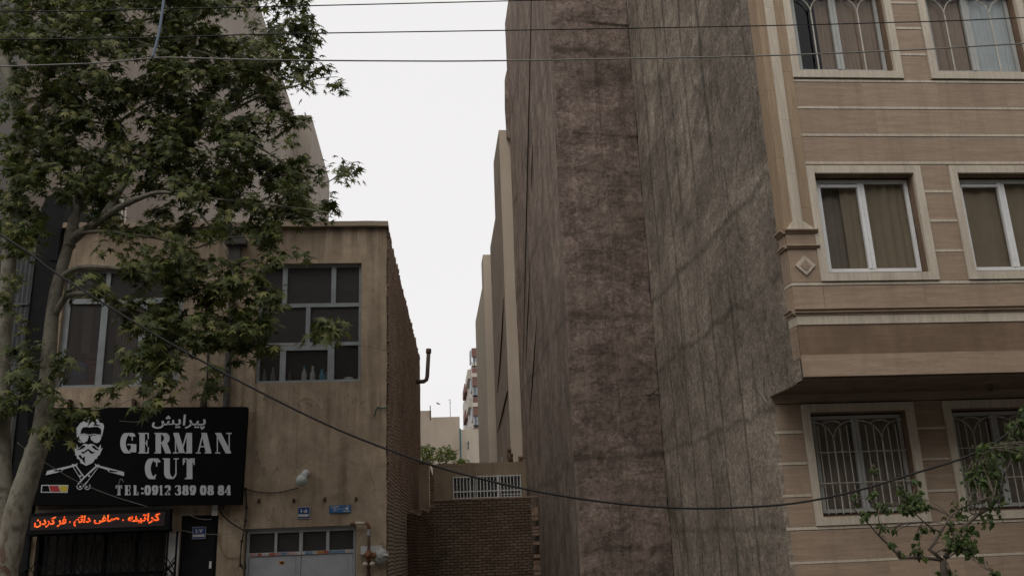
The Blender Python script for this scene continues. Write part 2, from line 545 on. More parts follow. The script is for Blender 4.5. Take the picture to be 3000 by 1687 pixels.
def bark_mat():
    t = NT('plane_bark')
    f = t.noise((1, 1, 0.6), 9, 5, 0.6, dist=0.6)
    c = t.ramp(f, [(0.32, (0.10, 0.088, 0.068)), (0.45, (0.185, 0.172, 0.135)), (0.6, (0.25, 0.235, 0.19)), (0.75, (0.165, 0.152, 0.12))])
    v = t.noise((1, 1, 0.8), 22, 4, 0.7, (4, 2, 1))
    c = t.mix(t.ramp(v, [(0.64, 0), (0.72, 0.8)]), c, (0.07, 0.05, 0.04))
    low = t.math('MULTIPLY', t.math('SUBTRACT', 2.6, t.xyz()[2]), 1.2, True)
    pl = t.ramp(t.noise((1, 1, 0.5), 7, 5, 0.6, (8, 3, 2), 1.0), [(0.5, 0), (0.56, 1)])
    c = t.mix(t.math('MULTIPLY', pl, low), c, (0.13, 0.085, 0.06))
    t.color(c)
    t.set(0.9, 0, 0.2)
    t.bump(f, 0.5, 0.015)
    return t.mat

def emit_mat(name, c, st):
    t = NT(name)
    t.color((0.02, 0.01, 0.01))
    t.b.inputs['Emission Color'].default_value = (*c, 1)
    t.b.inputs['Emission Strength'].default_value = st
    return t.mat

MT = {}
MT['plaster'] = render_coat('old_plaster', (0.285, 0.222, 0.157), (0.43, 0.343, 0.252), (0.145, 0.108, 0.075), 0.85, 6.0, 0.25, 0.8, ext=plaster_marks)
MT['plaster_gap'] = render_coat('gap_plaster', (0.22, 0.172, 0.12), (0.32, 0.255, 0.18), (0.12, 0.09, 0.062), 0.7, 5.0, 0.35)
MT['beige'] = render_coat('beige_render', (0.47, 0.4, 0.32), (0.56, 0.485, 0.395), (0.35, 0.29, 0.23), 0.6, 4.0, 0.15, 0.4)
MT['beige_lit'] = render_coat('lit_beige_render', (0.5, 0.445, 0.365), (0.6, 0.54, 0.45), (0.37, 0.315, 0.25), 0.55, 4.0, 0.2, 0.4)  # paler copy of the beige, light on the flank put into its colour
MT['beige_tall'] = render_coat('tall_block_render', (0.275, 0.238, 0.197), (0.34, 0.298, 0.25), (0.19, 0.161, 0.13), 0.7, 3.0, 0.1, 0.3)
MT['shade_block'] = render_coat('shade_block_render', (0.14, 0.12, 0.1), (0.2, 0.17, 0.14), (0.1, 0.085, 0.07), 0.5)
MT['tall_front_shaded'] = render_coat('tall_block_front_shaded', (0.12, 0.11, 0.105), (0.17, 0.155, 0.145), (0.08, 0.07, 0.065), 0.5)  # darker than the side wall: the front's shade is put into the colour
MT['grey'] = render_coat('grey_cement', (0.192, 0.16, 0.129), (0.315, 0.27, 0.22), (0.11, 0.092, 0.072), 0.3, 2.0, 0.8, 0.9, 24.0, 0.03, ext=grey_marks)
MT['brown'] = render_coat('brown_cement', (0.15, 0.115, 0.097), (0.255, 0.202, 0.172), (0.085, 0.064, 0.054), 0.6, 3.0, 0.6, 1.6, 24.0, 0.035, ext=brown_marks)
MT['brown_side'] = render_coat('brown_streaked', (0.21, 0.165, 0.138), (0.31, 0.252, 0.212), (0.11, 0.084, 0.07), 0.35, 1.6, 0.9, 1.1, 16.0, 0.02, 0.45, 0.65, ext=side_marks)
MT['brown_far'] = render_coat('far_brown_streaked', (0.25, 0.205, 0.168), (0.36, 0.3, 0.25), (0.15, 0.12, 0.098), 0.8, 2.0, 0.5, 0.8)
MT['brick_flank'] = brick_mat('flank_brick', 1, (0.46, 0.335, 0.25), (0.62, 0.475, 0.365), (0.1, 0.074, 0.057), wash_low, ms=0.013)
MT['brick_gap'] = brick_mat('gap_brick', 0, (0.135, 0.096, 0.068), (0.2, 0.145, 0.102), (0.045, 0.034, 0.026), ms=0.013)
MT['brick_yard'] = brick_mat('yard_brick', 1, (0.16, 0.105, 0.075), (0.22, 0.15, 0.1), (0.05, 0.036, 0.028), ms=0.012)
MT['brick_loose'] = flat('loose_brick', (0.27, 0.19, 0.137), 0.95, 0, 0.4, 9)
MT['coping'] = render_coat('coping_cement', (0.27, 0.215, 0.16), (0.36, 0.29, 0.22), (0.15, 0.11, 0.08), 0.6)
MT['trav'] = travertine('brown_travertine', (0.29, 0.211, 0.15), (0.425, 0.324, 0.24), (0.5, 0.4, 0.29))
MT['trav_v'] = travertine('brown_travertine_upright', (0.30, 0.214, 0.138), (0.42, 0.312, 0.206), (0.33, 0.22, 0.12), ax='z')
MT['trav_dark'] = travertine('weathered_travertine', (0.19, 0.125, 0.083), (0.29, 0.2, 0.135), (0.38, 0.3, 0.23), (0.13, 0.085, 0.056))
MT['marble'] = travertine('cream_marble', (0.48, 0.42, 0.335), (0.66, 0.59, 0.485), (0.3, 0.225, 0.17), ax='z')
MT['groove'] = flat('dark_joint', (0.05, 0.038, 0.03), 0.95)
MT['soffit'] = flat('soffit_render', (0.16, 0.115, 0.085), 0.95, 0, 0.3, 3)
MT['alu'] = flat('pale_aluminium', (0.8, 0.81, 0.81), 0.45, 0.0, 0.08, 5, 0.5)
MT['alu_dim'] = flat('grey_painted_frame', (0.43, 0.44, 0.42), 0.55, 0, 0.1, 5)
MT['iron_white'] = flat('cream_painted_iron', (0.55, 0.52, 0.45), 0.5, 0, 0.15, 8)
MT['steel_blue'] = flat('grey_blue_steel', (0.24, 0.262, 0.268), 0.5, 0, 0.18, 6)
MT['door'] = flat('grey_door_paint', (0.36, 0.37, 0.39), 0.45, 0, 0.12, 3.5)
MT['glass'] = glass('window_glass', (0.92, 0.92, 0.9), 0.8)
MT['glass_dim'] = glass('screened_glass', (0.8, 0.8, 0.8), 0.4, (0.5, (0.11, 0.103, 0.1)))
MT['glass_mid'] = glass('greyed_glass', (0.9, 0.9, 0.9), 0.5, (0.3, (0.11, 0.103, 0.1)))  # grey mixed into the glass so the lower panes look less black
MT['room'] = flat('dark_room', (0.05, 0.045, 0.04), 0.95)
MT['curtain_tan'] = flat('tan_curtain', (0.5, 0.385, 0.3), 0.9, 0, 0.1, 3)
MT['curtain_olive'] = flat('olive_curtain', (0.52, 0.44, 0.345), 0.9, 0, 0.08, 3)
MT['curtain_white'] = flat('white_net_curtain', (0.78, 0.84, 0.87), 0.9, 0, 0.06, 3)
MT['curtain_grey'] = flat('grey_curtain', (0.4, 0.35, 0.31), 0.9, 0, 0.15, 3)
MT['black'] = flat('black_paint', (0.006, 0.006, 0.0065), 0.6, 0, 0.3, 4, 0.12)
MT['black_panel'] = flat('black_panel', (0.012, 0.012, 0.0125), 0.7, 0, 0.3, 3, 0.12)
MT['sign_black'] = flat('sign_black', (0.004, 0.004, 0.0045), 0.7, 0, 0.3, 3, 0.08)
MT['letter'] = flat('sign_grey', (0.5, 0.525, 0.55), 0.6, 0, 0.08, 4)
MT['red'] = flat('sign_red', (0.33, 0.03, 0.03), 0.6, 0, 0.1, 4)
MT['yellow'] = flat('sign_yellow', (0.5, 0.4, 0.04), 0.6, 0, 0.1, 4)
MT['led'] = emit_mat('led_red', (1.0, 0.085, 0.012), 1.5)
MT['led_hot'] = emit_mat('led_orange', (1.0, 0.2, 0.03), 1.7)
MT['led_off'] = flat('unlit_led_field', (0.03, 0.02, 0.02), 0.6)
MT['plate_blue'] = flat('enamel_blue', (0.018, 0.05, 0.17), 0.4, 0, 0.2, 12)
MT['plate_blue2'] = flat('enamel_light_blue', (0.025, 0.11, 0.27), 0.4, 0, 0.2, 12)
MT['white'] = flat('white_paint', (0.6, 0.6, 0.58), 0.6, 0, 0.12, 7)
MT['white_box'] = flat('white_plastic', (0.5, 0.5, 0.49), 0.5, 0, 0.1, 7)
MT['globe'] = flat('milky_globe', (0.4, 0.43, 0.41), 0.3, 0, 0.1, 9, 0.5)
MT['rust'] = flat('rusty_iron', (0.16, 0.075, 0.035), 0.9, 0, 0.5, 14)
MT['rust_dark'] = flat('dark_rusty_iron', (0.06, 0.035, 0.025), 0.9, 0, 0.5, 14)
MT['galv'] = flat('galvanised', (0.34, 0.34, 0.32), 0.5, 0.3, 0.2, 12)
MT['orange_brown'] = flat('red_lead_valve', (0.17, 0.075, 0.038), 0.8, 0, 0.5, 20)
MT['cream_pipe'] = flat('cream_painted_pipe', (0.45, 0.4, 0.31), 0.6, 0, 0.2, 12)
MT['pipe_brown'] = flat('brown_flue', (0.10, 0.065, 0.05), 0.7, 0, 0.25, 8)
MT['pipe_dark'] = flat('dark_drainpipe', (0.065, 0.06, 0.055), 0.7, 0, 0.35, 8)
MT['cable'] = flat('black_cable', (0.018, 0.017, 0.016), 0.6, 0, 0.2, 8)
MT['wire_grey'] = flat('grey_wire', (0.22, 0.21, 0.19), 0.5, 0, 0.2, 8)
MT['cable_blue'] = flat('blue_grey_cable', (0.16, 0.2, 0.26), 0.6, 0, 0.15, 8)
MT['cable_tan'] = flat('tan_cable', (0.22, 0.15, 0.07), 0.7, 0, 0.2, 8)
MT['green_cord'] = flat('green_cord', (0.04, 0.1, 0.08), 0.8)
MT['leaf'] = leaf_mat('plane_leaf', (0.03, 0.044, 0.011), (0.084, 0.102, 0.026), (0.2, 0.198, 0.064))
MT['leaf2'] = leaf_mat('mulberry_leaf', (0.032, 0.056, 0.014), (0.06, 0.095, 0.022), (0.105, 0.145, 0.035), 0.3)
MT['leaf3'] = leaf_mat('yard_leaf', (0.09, 0.13, 0.02), (0.15, 0.19, 0.03), (0.22, 0.25, 0.045), 0.3)
MT['bark'] = bark_mat()
MT['twig'] = flat('grey_twig', (0.13, 0.1, 0.075), 0.9, 0, 0.3, 10)
MT['bark2'] = flat('mulberry_bark', (0.13, 0.105, 0.085), 0.9, 0, 0.35, 14, bump=0.5)
MT['corr'] = flat('corrugated_sheet', (0.085, 0.092, 0.094), 0.6, 0.1, 0.25, 4)
MT['asphalt'] = flat('asphalt', (0.05, 0.05, 0.05), 0.95, 0, 0.2, 10, bump=0.4)
MT['paving'] = flat('paving', (0.12, 0.11, 0.095), 0.95, 0, 0.15, 3, bump=0.3)
MT['kerb'] = flat('kerb_concrete', (0.3, 0.29, 0.27), 0.95, 0, 0.15, 3)
MT['red_brick'] = flat('red_facing', (0.19, 0.105, 0.085), 0.9, 0, 0.15, 3)
MT['off_white'] = flat('white_band', (0.52, 0.475, 0.42), 0.9, 0, 0.08, 2)
MT['blue_shade'] = flat('bluish_window', (0.32, 0.36, 0.4), 0.4, 0, 0.15, 2)
MT['fabric_red'] = flat('red_blanket', (0.17, 0.03, 0.028), 0.95, 0, 0.45, 5, bump=0.4)
MT['fabric_blue'] = flat('blue_bag', (0.08, 0.10, 0.2), 0.9, 0, 0.3, 7)
MT['bottle_white'] = flat('white_bottle', (0.6, 0.62, 0.6), 0.35, 0, 0.08, 9)
MT['bottle_blue'] = flat('blue_bottle', (0.08, 0.35, 0.5), 0.35, 0, 0.08, 9)
MT['bottle_dim'] = flat('grey_bottle', (0.25, 0.26, 0.25), 0.4, 0, 0.15, 9)
MT['bottle_green'] = flat('green_bottle', (0.10, 0.16, 0.05), 0.35, 0, 0.15, 9)
MT['dry_wood'] = flat('dry_wood', (0.09, 0.065, 0.05), 0.95, 0, 0.3, 10)
MT['fur'] = flat('brown_fur', (0.12, 0.08, 0.055), 0.95, 0, 0.4, 12)
MT['bird'] = flat('bird_dark', (0.1, 0.1, 0.11), 0.9)
MT['stk1'] = flat('sticker_white', (0.5, 0.49, 0.46), 0.6, 0, 0.15, 20)
MT['stk2'] = flat('sticker_red', (0.4, 0.09, 0.07), 0.6, 0, 0.25, 30)
MT['stk3'] = flat('sticker_orange', (0.42, 0.19, 0.04), 0.6, 0, 0.25, 30)
MT['stk4'] = flat('sticker_blue', (0.15, 0.26, 0.38), 0.6, 0, 0.25, 30)
MT['stk5'] = flat('sticker_pink', (0.45, 0.28, 0.26), 0.6, 0, 0.25, 30)
MT['teal'] = flat('teal_plastic', (0.03, 0.16, 0.2), 0.6)

# ------------------------------------------------------------------ ground
def ground():
    b = MB()
    b.quad((-300, -200, -0.15), (300, -200, -0.15), (300, 400, -0.15), (-300, 400, -0.15))
    struct(b.build('ground', MT['asphalt'], fix=False))
    b = MB()
    b.quad((-120, -7, -0.146), (120, -7, -0.146), (120, 7.4, -0.146), (-120, 7.4, -0.146))
    struct(b.build('road', MT['asphalt'], fix=False))
    b = MB()
    b.box(-120, 120, 7.4, 7.6, -0.148, 0.0)
    struct(b.build('kerb', MT['kerb']))
    b = MB()
    b.box(-120, 120, 7.603, 16.7, -0.148, -0.004)
    struct(b.build('pavement', MT['paving']))
ground()

def add_shade_blocks():
    # unseen blocks added behind the viewpoint only to shade the lower storeys
    specs = [(-60, -17, 15.0, 'unseen building added to shade the lower storeys, behind the viewpoint to the left'),
             (-16.9, 7, 16.0, 'unseen building added to shade the lower storeys, straight behind the viewpoint'),
             (7.1, 60, 17.0, 'unseen building added to shade the lower storeys, behind the viewpoint to the right')]
    for x0, x1, h, lb in specs:
        b = MB()
        b.box(x0, x1, -24, -11, 0, h)
        b.box(x0, x1, -11.4, -10.8, h, h + 0.3)
        t = thing('added_shade_block', lb, 'building', ((x0 + x1) / 2, -11, 0))
        b.build('wall', MT['shade_block'], t)
add_shade_blocks()

# ================================================================== left house
HX0, HX1, HY = -6.98, -0.80, 17.0
HZ = 7.97
FLANK = ((-0.80, 17.0), (-0.315, 29.7))
def flank_x(y):
    return FLANK[0][0] + (y - 17.0) * (FLANK[1][0] - FLANK[0][0]) / (FLANK[1][1] - FLANK[0][1])
house = thing('plaster_house', 'two storey beige plaster house with a bare brick flank, barber shop below', 'house', (-3.9, 17.0, 0))
WIN_R = (-3.26, -1.30, 4.88, 7.23)
WIN_L = (-6.87, -4.66, 4.88, 7.16)
DOOR = (-3.33, -1.36, 0.05, 2.25)
SHOP = (-6.9, -4.68, 0.05, 2.5)
SHOP2 = (-4.45, -3.80, 0.05, 2.52)

def left_house():
    b = MB()
    b.wall(HX0, HX1 - 0.05, 0, HZ, HY, HY + 0.28, [WIN_R, WIN_L, DOOR, SHOP, SHOP2])
    # crumbling plaster edge beside the bare bricks
    n = 150
    pts = []
    for i in range(n + 1):
        z = HZ * i / n
        j = 0.016 * noise.noise((z * 3.1, 1.3, 0)) + 0.012 * noise.noise((z * 14, 5, 0))
        pts.append((HX1 - 0.012 + j, z))
    b.prism([(HX1 - 0.05, 0)] + pts + [(HX1 - 0.05, HZ)], HY - 0.002, HY + 0.05)
    b.build('front_wall', MT['plaster'], house)
    # brick flank: thick sheet with a ragged roof line
    b = MB()
    ny, nz = 120, 60
    ys = [17.03 + (29.7 - 17.03) * i / ny for i in range(ny + 1)]
    def topz(y):
        return HZ - 0.02 + 0.035 * noise.noise((y * 6, 0, 3)) - 0.04 * (y > 28.4)
    for side in (0, 1):
        for i in range(ny):
            for j in range(nz):
                q = []
                for (ii, jj) in ((i, j), (i + 1, j), (i + 1, j + 1), (i, j + 1)):
                    y, z = ys[ii], topz(ys[ii]) * jj / nz
                    x = flank_x(y) + (0.018 * noise.noise((y * 1.6, z * 1.6, 2)) + 0.012 * noise.noise((y * 6, z * 9, 7)) if not side else -0.24)
                    q.append((x, y, z))
                b.quad(*q)
    for i in range(ny):
        q = []
        for (y, s) in ((ys[i], 0), (ys[i + 1], 0), (ys[i + 1], 1), (ys[i], 1)):
            q.append((flank_x(y) + (-0.24 if s else 0.0), y, topz(y)))
        b.quad(*q)
    b.quad((flank_x(29.7), 29.7, 0), (flank_x(29.7) - 0.24, 29.7, 0), (flank_x(29.7) - 0.24, 29.7, HZ - 0.05), (flank_x(29.7), 29.7, HZ - 0.05))
    flank = b
    # bricks standing proud along the flank's roof edge and corner
    b = MB()
    rr = random.Random(3)
    y = 17.1
    while y < 29.5:
        l = rr.uniform(0.1, 0.22)
        if rr.random() < 0.8:
            b.box(flank_x(y) - 0.12, flank_x(y) + rr.uniform(-0.01, 0.03), y, y + l, topz(y) - 0.02, topz(y) + rr.uniform(0.01, 0.055))
        y += l + rr.uniform(0.005, 0.05)
    for z in [0.1 + 0.074 * k for k in range(106)]:
        if rr.random() < 0.6:
            b.box(HX1 - 0.05, HX1 + rr.uniform(0.0, 0.03), 17.055, 17.055 + rr.uniform(0.08, 0.2), z, z + 0.058)
    flank.add(b.v, b.f, 1)
    flank.build('brick_flank', [MT['brick_flank'], MT['brick_loose']], house)
    # coping
    b = MB()
    n = 60
    for i in range(n):
        xa, xb = HX0 + (HX1 + 0.02 - HX0) * i / n, HX0 + (HX1 + 0.02 - HX0) * (i + 1) / n
        za, zb = 7.968 + 0.02 * noise.noise((xa * 2, 1, 1)), 7.968 + 0.02 * noise.noise((xb * 2, 1, 1))
        f0, f1 = 16.90 + 0.01 * noise.noise((xa * 4, 3, 1)), 16.90 + 0.01 * noise.noise((xb * 4, 3, 1))
        ta, tb = za + 0.1, zb + 0.1
        b.quad((xa, f0, za), (xb, f1, zb), (xb, f1, tb), (xa, f0, ta))
        b.quad((xa, f0, za), (xa, 17.4, za), (xb, 17.4, zb), (xb, f1, zb))
        b.quad((xa, f0, ta), (xb, f1, tb), (xb, 17.4, tb), (xa, 17.4, ta))
        if i == n - 1:
            b.quad((xb, f1, zb), (xb, 17.4, zb), (xb, 17.4, tb), (xb, f1, tb))
    b.build('roof_coping', MT['coping'], house)
    b = MB()
    b.box(HX0 + 0.05, -1.1, 17.42, 29.6, 7.7, 7.85)
    b.build('roof', MT['coping'], house)
    b = MB()
    b.box(HX0, HX0 + 0.2, 17.29, 29.6, 0, 7.69)
    b.box(HX0, -0.62, 29.4, 29.6, 0, 7.68)
    b.build('back_wall', MT['plaster_gap'], house)
    # intermediate floor so each storey is dark inside
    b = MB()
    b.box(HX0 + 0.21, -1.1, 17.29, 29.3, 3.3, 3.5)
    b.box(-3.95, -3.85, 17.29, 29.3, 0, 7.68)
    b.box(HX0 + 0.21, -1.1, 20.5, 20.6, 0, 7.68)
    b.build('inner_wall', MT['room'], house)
left_house()

def steel_window(win, bars, name='window', curtain=None):
    """grey steel window set into a plaster opening; bars are (x0,x1,z0,z1)"""
    x0, x1, z0, z1 = win
    y = 17.1
    b = MB()
    t = 0.055
    b.box(x0, x0 + t, y, y + 0.06, z0 + 0.04, z1)
    b.box(x1 - t, x1, y, y + 0.06, z0 + 0.04, z1)
    b.box(x0 + t, x1 - t, y, y + 0.06, z1 - t, z1)
    b.box(x0, x1, y - 0.03, y + 0.06, z0, z0 + 0.055)
    for q in bars:
        b.box(q[0], q[1], y - 0.004, y + 0.055, q[2], q[3])
    f = b.build(name, MT['steel_blue'], house)
    zc = z0 + 0.74
    for za, zb, gm in ((z0 + 0.03, zc, 'glass_mid' if x0 > -5 else 'glass_dim'), (zc, z1 - 0.02, 'glass_dim')):
        p = MB()
        p.quad((x0 + 0.02, y + 0.03, za), (x1 - 0.02, y + 0.03, za), (x1 - 0.02, y + 0.03, zb), (x0 + 0.02, y + 0.03, zb))
        p.build('pane', MT[gm], f, fix=False)
    s = MB()
    s.box(x0 - 0.02, x1 + 0.02, 17.165, 17.6, z0 - 0.06, z0 + 0.045)
    s.build('inner_sill', MT['room'], f)
    return f

def left_windows():
    x0, x1, z0, z1 = WIN_R
    zA, zB = 6.37, 5.6
    steel_window(WIN_R, [(x0, x1, zA, zA + 0.075), (x0, x1, zB, zB + 0.07), (-2.83, -2.735, zA + 0.075, z1), (-1.89, -1.80, zA + 0.075, z1),
                         (-2.365, -2.28, zB + 0.07, zA), (-2.83, -2.72, z0, zB), (-1.935, -1.81, z0, zB), (-2.72, -1.935, 5.52, zB)])
    x0, x1, z0, z1 = WIN_L
    f = steel_window(WIN_L, [(x0 - 0.02, x0 + 0.11, z0, 6.5), (x0, x1, 6.5, 6.6), (-6.15, -6.07, z0, z1), (-6.19, -6.15, z0, 6.5), (-5.47, -5.4, z0, 6.5), (-5.4, -5.35, z0, 6.5), (-4.78, -4.7, z0, 6.5)])
    c = MB()
    curtain_sheet(c, -6.0, -5.5, 4.95, 6.5, 17.45, 0.02, 9)
    curtain_sheet(c, -6.62, -6.45, 5.6, 6.5, 17.4, 0.02, 4)
    c.build('curtain', MT['curtain_grey'], f, fix=False)
    # down pipe with hopper head
    b = MB()
    b.tube([(-3.76, 16.94, 2.6), (-3.755, 16.94, 5.0), (-3.735, 16.94, 7.2), (-3.72, 16.94, 7.6)], 0.062, 10)
    b.box(-3.9, -3.5, 16.8, 16.99, 7.58, 7.68)
    b.prism([(-3.9, 7.68), (-3.86, 7.86), (-3.62, 7.86), (-3.5, 7.68)], 16.85, 16.99)
    b.box(-3.84, -3.62, 16.88, 16.99, 7.2, 7.58)
    b.build('drainpipe', MT['pipe_dark'], house)
    b = MB()
    b.tube([(-4.12, 16.97, 4.4), (-4.13, 16.97, 5.2), (-4.15, 16.98, 5.75)], 0.016, 6)
    b.build('conduit', MT['cable'], house)
    # roof railing, half hidden by leaves
    b = MB()
    for k in range(7):
        x = -6.5 + k * 0.075
        b.box(x, x + 0.022, 17.5, 17.522, 8.0, 8.75)
    b.box(-6.55, -6.0, 17.495, 17.53, 8.75, 8.79)
    b.box(-6.55, -6.51, 17.495, 17.53, 7.9, 8.79)
    b.build('roof_railing', MT['iron_white'], house)
    # flue through the flank
    b = MB()
    p0, p1 = at(*h6(40, 250), 26.5), at(*h6(88, 247), 26.5)
    p2, p3, p4 = at(*h6(104, 236), 26.5), at(*h6(109, 215), 26.5), at(*h6(117, 75), 26.5)
    p5 = at(*h6(118, 45), 26.5)
    b.tube([p0, p1, p2, p3, p4], 0.062, 10)
    b.tube([p4, p4.lerp(p5, 0.25), p4.lerp(p5, 0.8), p5], [0.075, 0.085, 0.085, 0.07], 10)
    b.build('flue_pipe', MT['pipe_brown'], house, True)

def crop(x0, y0, x1, wpx):
    s = (x1 - x0) / wpx
    return lambda cx, cy: ((x0 + cx * s) / S, (y0 + cy * s) / S)
h1 = crop(0, 0, 1000, 2576)
h2 = crop(0, 560, 800, 2070)
h3 = crop(0, 1120, 800, 2044)
h5 = crop(600, 1150, 1300, 1889)
h6 = crop(1200, 1000, 1700, 1055)
g2 = crop(1220, 1150, 1480, 1507)
g3 = crop(840, 1440, 1160, 1877)
g4 = crop(0, 1440, 700, 2576)
g5 = crop(100, 1180, 420, 1546)
g7 = crop(2450, 1150, 3000, 1484)

def curtain_sheet(b, x0, x1, z0, z1, y, amp, waves, m=0, phase=0.0):
    n = max(8, waves * 6)
    for i in range(n):
        xa, xb = x0 + (x1 - x0) * i / n, x0 + (x1 - x0) * (i + 1) / n
        ya = y + amp * (math.sin(2 * math.pi * waves * i / n + phase) + 0.4 * math.sin(2 * math.pi * waves * 0.37 * i / n))
        yb = y + amp * (math.sin(2 * math.pi * waves * (i + 1) / n + phase) + 0.4 * math.sin(2 * math.pi * waves * 0.37 * (i + 1) / n))
        b.quad((xa, ya, z0), (xb, yb, z0), (xb, yb, z1), (xa, ya, z1), m)
left_windows()

def entrance():
    # grey double metal door with glazed transom
    y = 17.1
    b = MB()
    x0, x1 = -3.31, -1.375
    b.box(x0, x0 + 0.05, y, y + 0.08, 0.05, 2.25)
    b.box(x1 - 0.04, x1, y, y + 0.08, 0.05, 2.25)
    b.box(x0 + 0.05, x1 - 0.04, y, y + 0.08, 2.165, 2.25)
    b.box(x0 + 0.05, x1 - 0.04, y - 0.005, y + 0.08, 1.77, 1.83)
    for a, c in ((-2.815, -2.77), (-2.38, -2.32), (-1.9, -1.845)):
        b.box(a, c, y - 0.003, y + 0.075, 1.83, 2.165)
    fr = b.build('door', MT['door'], house)
    for a, c in ((x0 + 0.055, -2.345), (-2.335, x1 - 0.045)):
        q = MB()
        q.box(a, c, y + 0.012, y + 0.06, 0.07, 1.765)
        q.box(a + 0.09, c - 0.09, y + 0.004, y + 0.012, 1.0, 1.69)
        q.box(a + 0.09, c - 0.09, y + 0.004, y + 0.012, 0.15, 0.9)
        q.build('door_leaf', MT['door'], fr)
    q = MB()
    q.quad((x0 + 0.04, y + 0.04, 1.82), (x1 - 0.03, y + 0.04, 1.82), (x1 - 0.03, y + 0.04, 2.18), (x0 + 0.04, y + 0.04, 2.18))
    q.build('transom_pane', MT['glass_dim'], fr, fix=False)
    # band of small advert stickers along the rail
    q = MB()
    rr = random.Random(11)
    x = x0 + 0.07
    while x < x1 - 0.1:
        wd = rr.uniform(0.07, 0.14)
        z0 = 1.776 + rr.uniform(-0.004, 0.004)
        k = rr.choice((0, 0, 0, 1, 2, 3, 4, 4))
        q.box(x, min(x + wd, x1 - 0.06), y - 0.009, y - 0.0055, z0, z0 + 0.048, k)
        for j in range(rr.randint(2, 5)):
            xx = x + 0.012 + j * (wd - 0.02) / 5
            zz = z0 + rr.uniform(0.01, 0.03)
            q.box(xx, xx + rr.uniform(0.006, 0.016), y - 0.0115, y - 0.0092, zz, zz + rr.uniform(0.006, 0.014), rr.choice((5, 1, 5)))
        x += wd + rr.choice((0.002, 0.004, 0.03))
    strip = q
    q = MB()
    q.box(-2.72, -2.63, y - 0.001, y + 0.0035, 1.615, 1.675, 2)
    q.box(-2.70, -2.65, y - 0.004, y - 0.0012, 1.63, 1.66, 5)
    stk = [MT['stk1'], MT['stk2'], MT['stk3'], MT['stk4'], MT['stk5'], MT['black']]
    strip.build('sticker_strip', stk, fr)
    q.build('sticker', stk, fr)
entrance()

def shop_front():
    # glazed shop front, black door panel, white post
    b = MB()
    b.box(-6.9, -4.68, 17.2, 17.24, 0.05, 0.5)
    for x in (-6.9, -6.35, -5.8, -5.25, -4.72):
        b.box(x, x + 0.04, 17.18, 17.24, 0.5, 2.49)
    b.box(-6.9, -4.68, 17.182, 17.238, 1.55, 1.6)
    sf = b.build('shop_front', MT['black'], house)
    q = MB()
    q.quad((-6.88, 17.21, 0.5), (-4.69, 17.21, 0.5), (-4.69, 17.21, 2.48), (-6.88, 17.21, 2.48))
    q.build('shop_pane', MT['glass_dim'], sf, fix=False)
    q = MB()
    q.box(-6.9, -4.55, 18.6, 18.65, 0.05, 2.6)
    for k, x in enumerate((-6.75, -6.35, -5.95, -5.55, -5.0)):
        q.box(x, x + 0.22, 18.55, 18.6, 1.2, 2.1, 1)
    q.build('shop_interior', [MT['room'], MT['curtain_grey']], sf)
    b = MB()
    b.box(-4.45, -3.80, 17.06, 17.12, 0.05, 2.515)
    b.box(-4.40, -3.86, 17.045, 17.06, 0.2, 2.4)
    d = b.build('black_door', MT['black_panel'], house)
    q = MB()
    q.box(-3.93, -3.89, 17.03, 17.044, 1.6, 1.72)
    q.build('handle', MT['white'], d)
    b = MB()
    b.box(-4.679, -4.452, 16.98, 17.1, 0.05, 2.22)
    b.build('post', MT['white_box'], house)
    b = MB()
    b.box(-6.9, -4.6, 16.985, 17.0, 2.66, 2.7)
    b.build('lintel_strip', MT['white_box'], house)
shop_front()

def folding_gate():
    g = thing('folding_gate', 'black folding scissor gate drawn across the shop front below the LED board', 'gate', (-5.7, 16.8, 0))
    b = MB()
    xs = [-6.95 + k * 0.155 for k in range(17)]
    rr = random.Random(2)
    for k, x in enumerate(xs):
        b.box(x, x + 0.03, 16.80, 16.83, 0.05, 2.25)
    b.build('upright', MT['black'], g)
    b = MB()
    for k in range(len(xs) - 1):
        for z in (0.35, 0.85, 1.35):
            a, c = (xs[k] + 0.015, z), (xs[k + 1] + 0.015, z + 0.24)
            for (p, q) in (((a[0], a[1]), (c[0], c[1])), ((a[0], c[1]), (c[0], a[1])), ((a[0], c[1]), (c[0], c[1] + 0.24)), ((a[0], c[1] + 0.24), (c[0], c[1]))):
                b.tube([(p[0], 16.79, p[1]), (q[0], 16.79, q[1])], 0.008, 4)
    for (x, dz) in ((-4.66, 0), (-7.1, 0)):
        for z in (1.0, 1.25, 1.5):
            b.tube([(x, 16.78, z), (x + 0.21, 16.78, z + 0.25)], 0.016, 4)
            b.tube([(x, 16.77, z + 0.25), (x + 0.21, 16.77, z)], 0.016, 4)
    b.build('lattice', MT['black'], g)
    b = MB()
    b.box(-7.0, -4.55, 16.76, 16.86, 2.25, 2.29)
    b.build('top_rail', MT['black'], g)
folding_gate()

# ------------------------------------------------------------------ lettering helpers
def text_tris(s, bold=0.0):
    cu = bpy.data.curves.new('t', 'FONT')
    cu.body = s
    cu.offset = bold
    o = bpy.data.objects.new('t', cu)
    COL.objects.link(o)
    bpy.context.view_layer.update()
    me = bpy.data.meshes.new_from_object(o.evaluated_get(bpy.context.evaluated_depsgraph_get()))
    me.calc_loop_triangles()
    tri = [[(me.vertices[i].co.x, me.vertices[i].co.y) for i in t.vertices] for t in me.loop_triangles]
    bpy.data.objects.remove(o)
    bpy.data.meshes.remove(me)
    bpy.data.curves.remove(cu)
    xs = [p[0] for t in tri for p in t]
    ys = [p[1] for t in tri for p in t]
    x0, x1, y0, y1 = min(xs), max(xs), min(ys), max(ys)
    return [[((p[0] - x0) / (x1 - x0), (p[1] - y0) / (y1 - y0)) for p in t] for t in tri]

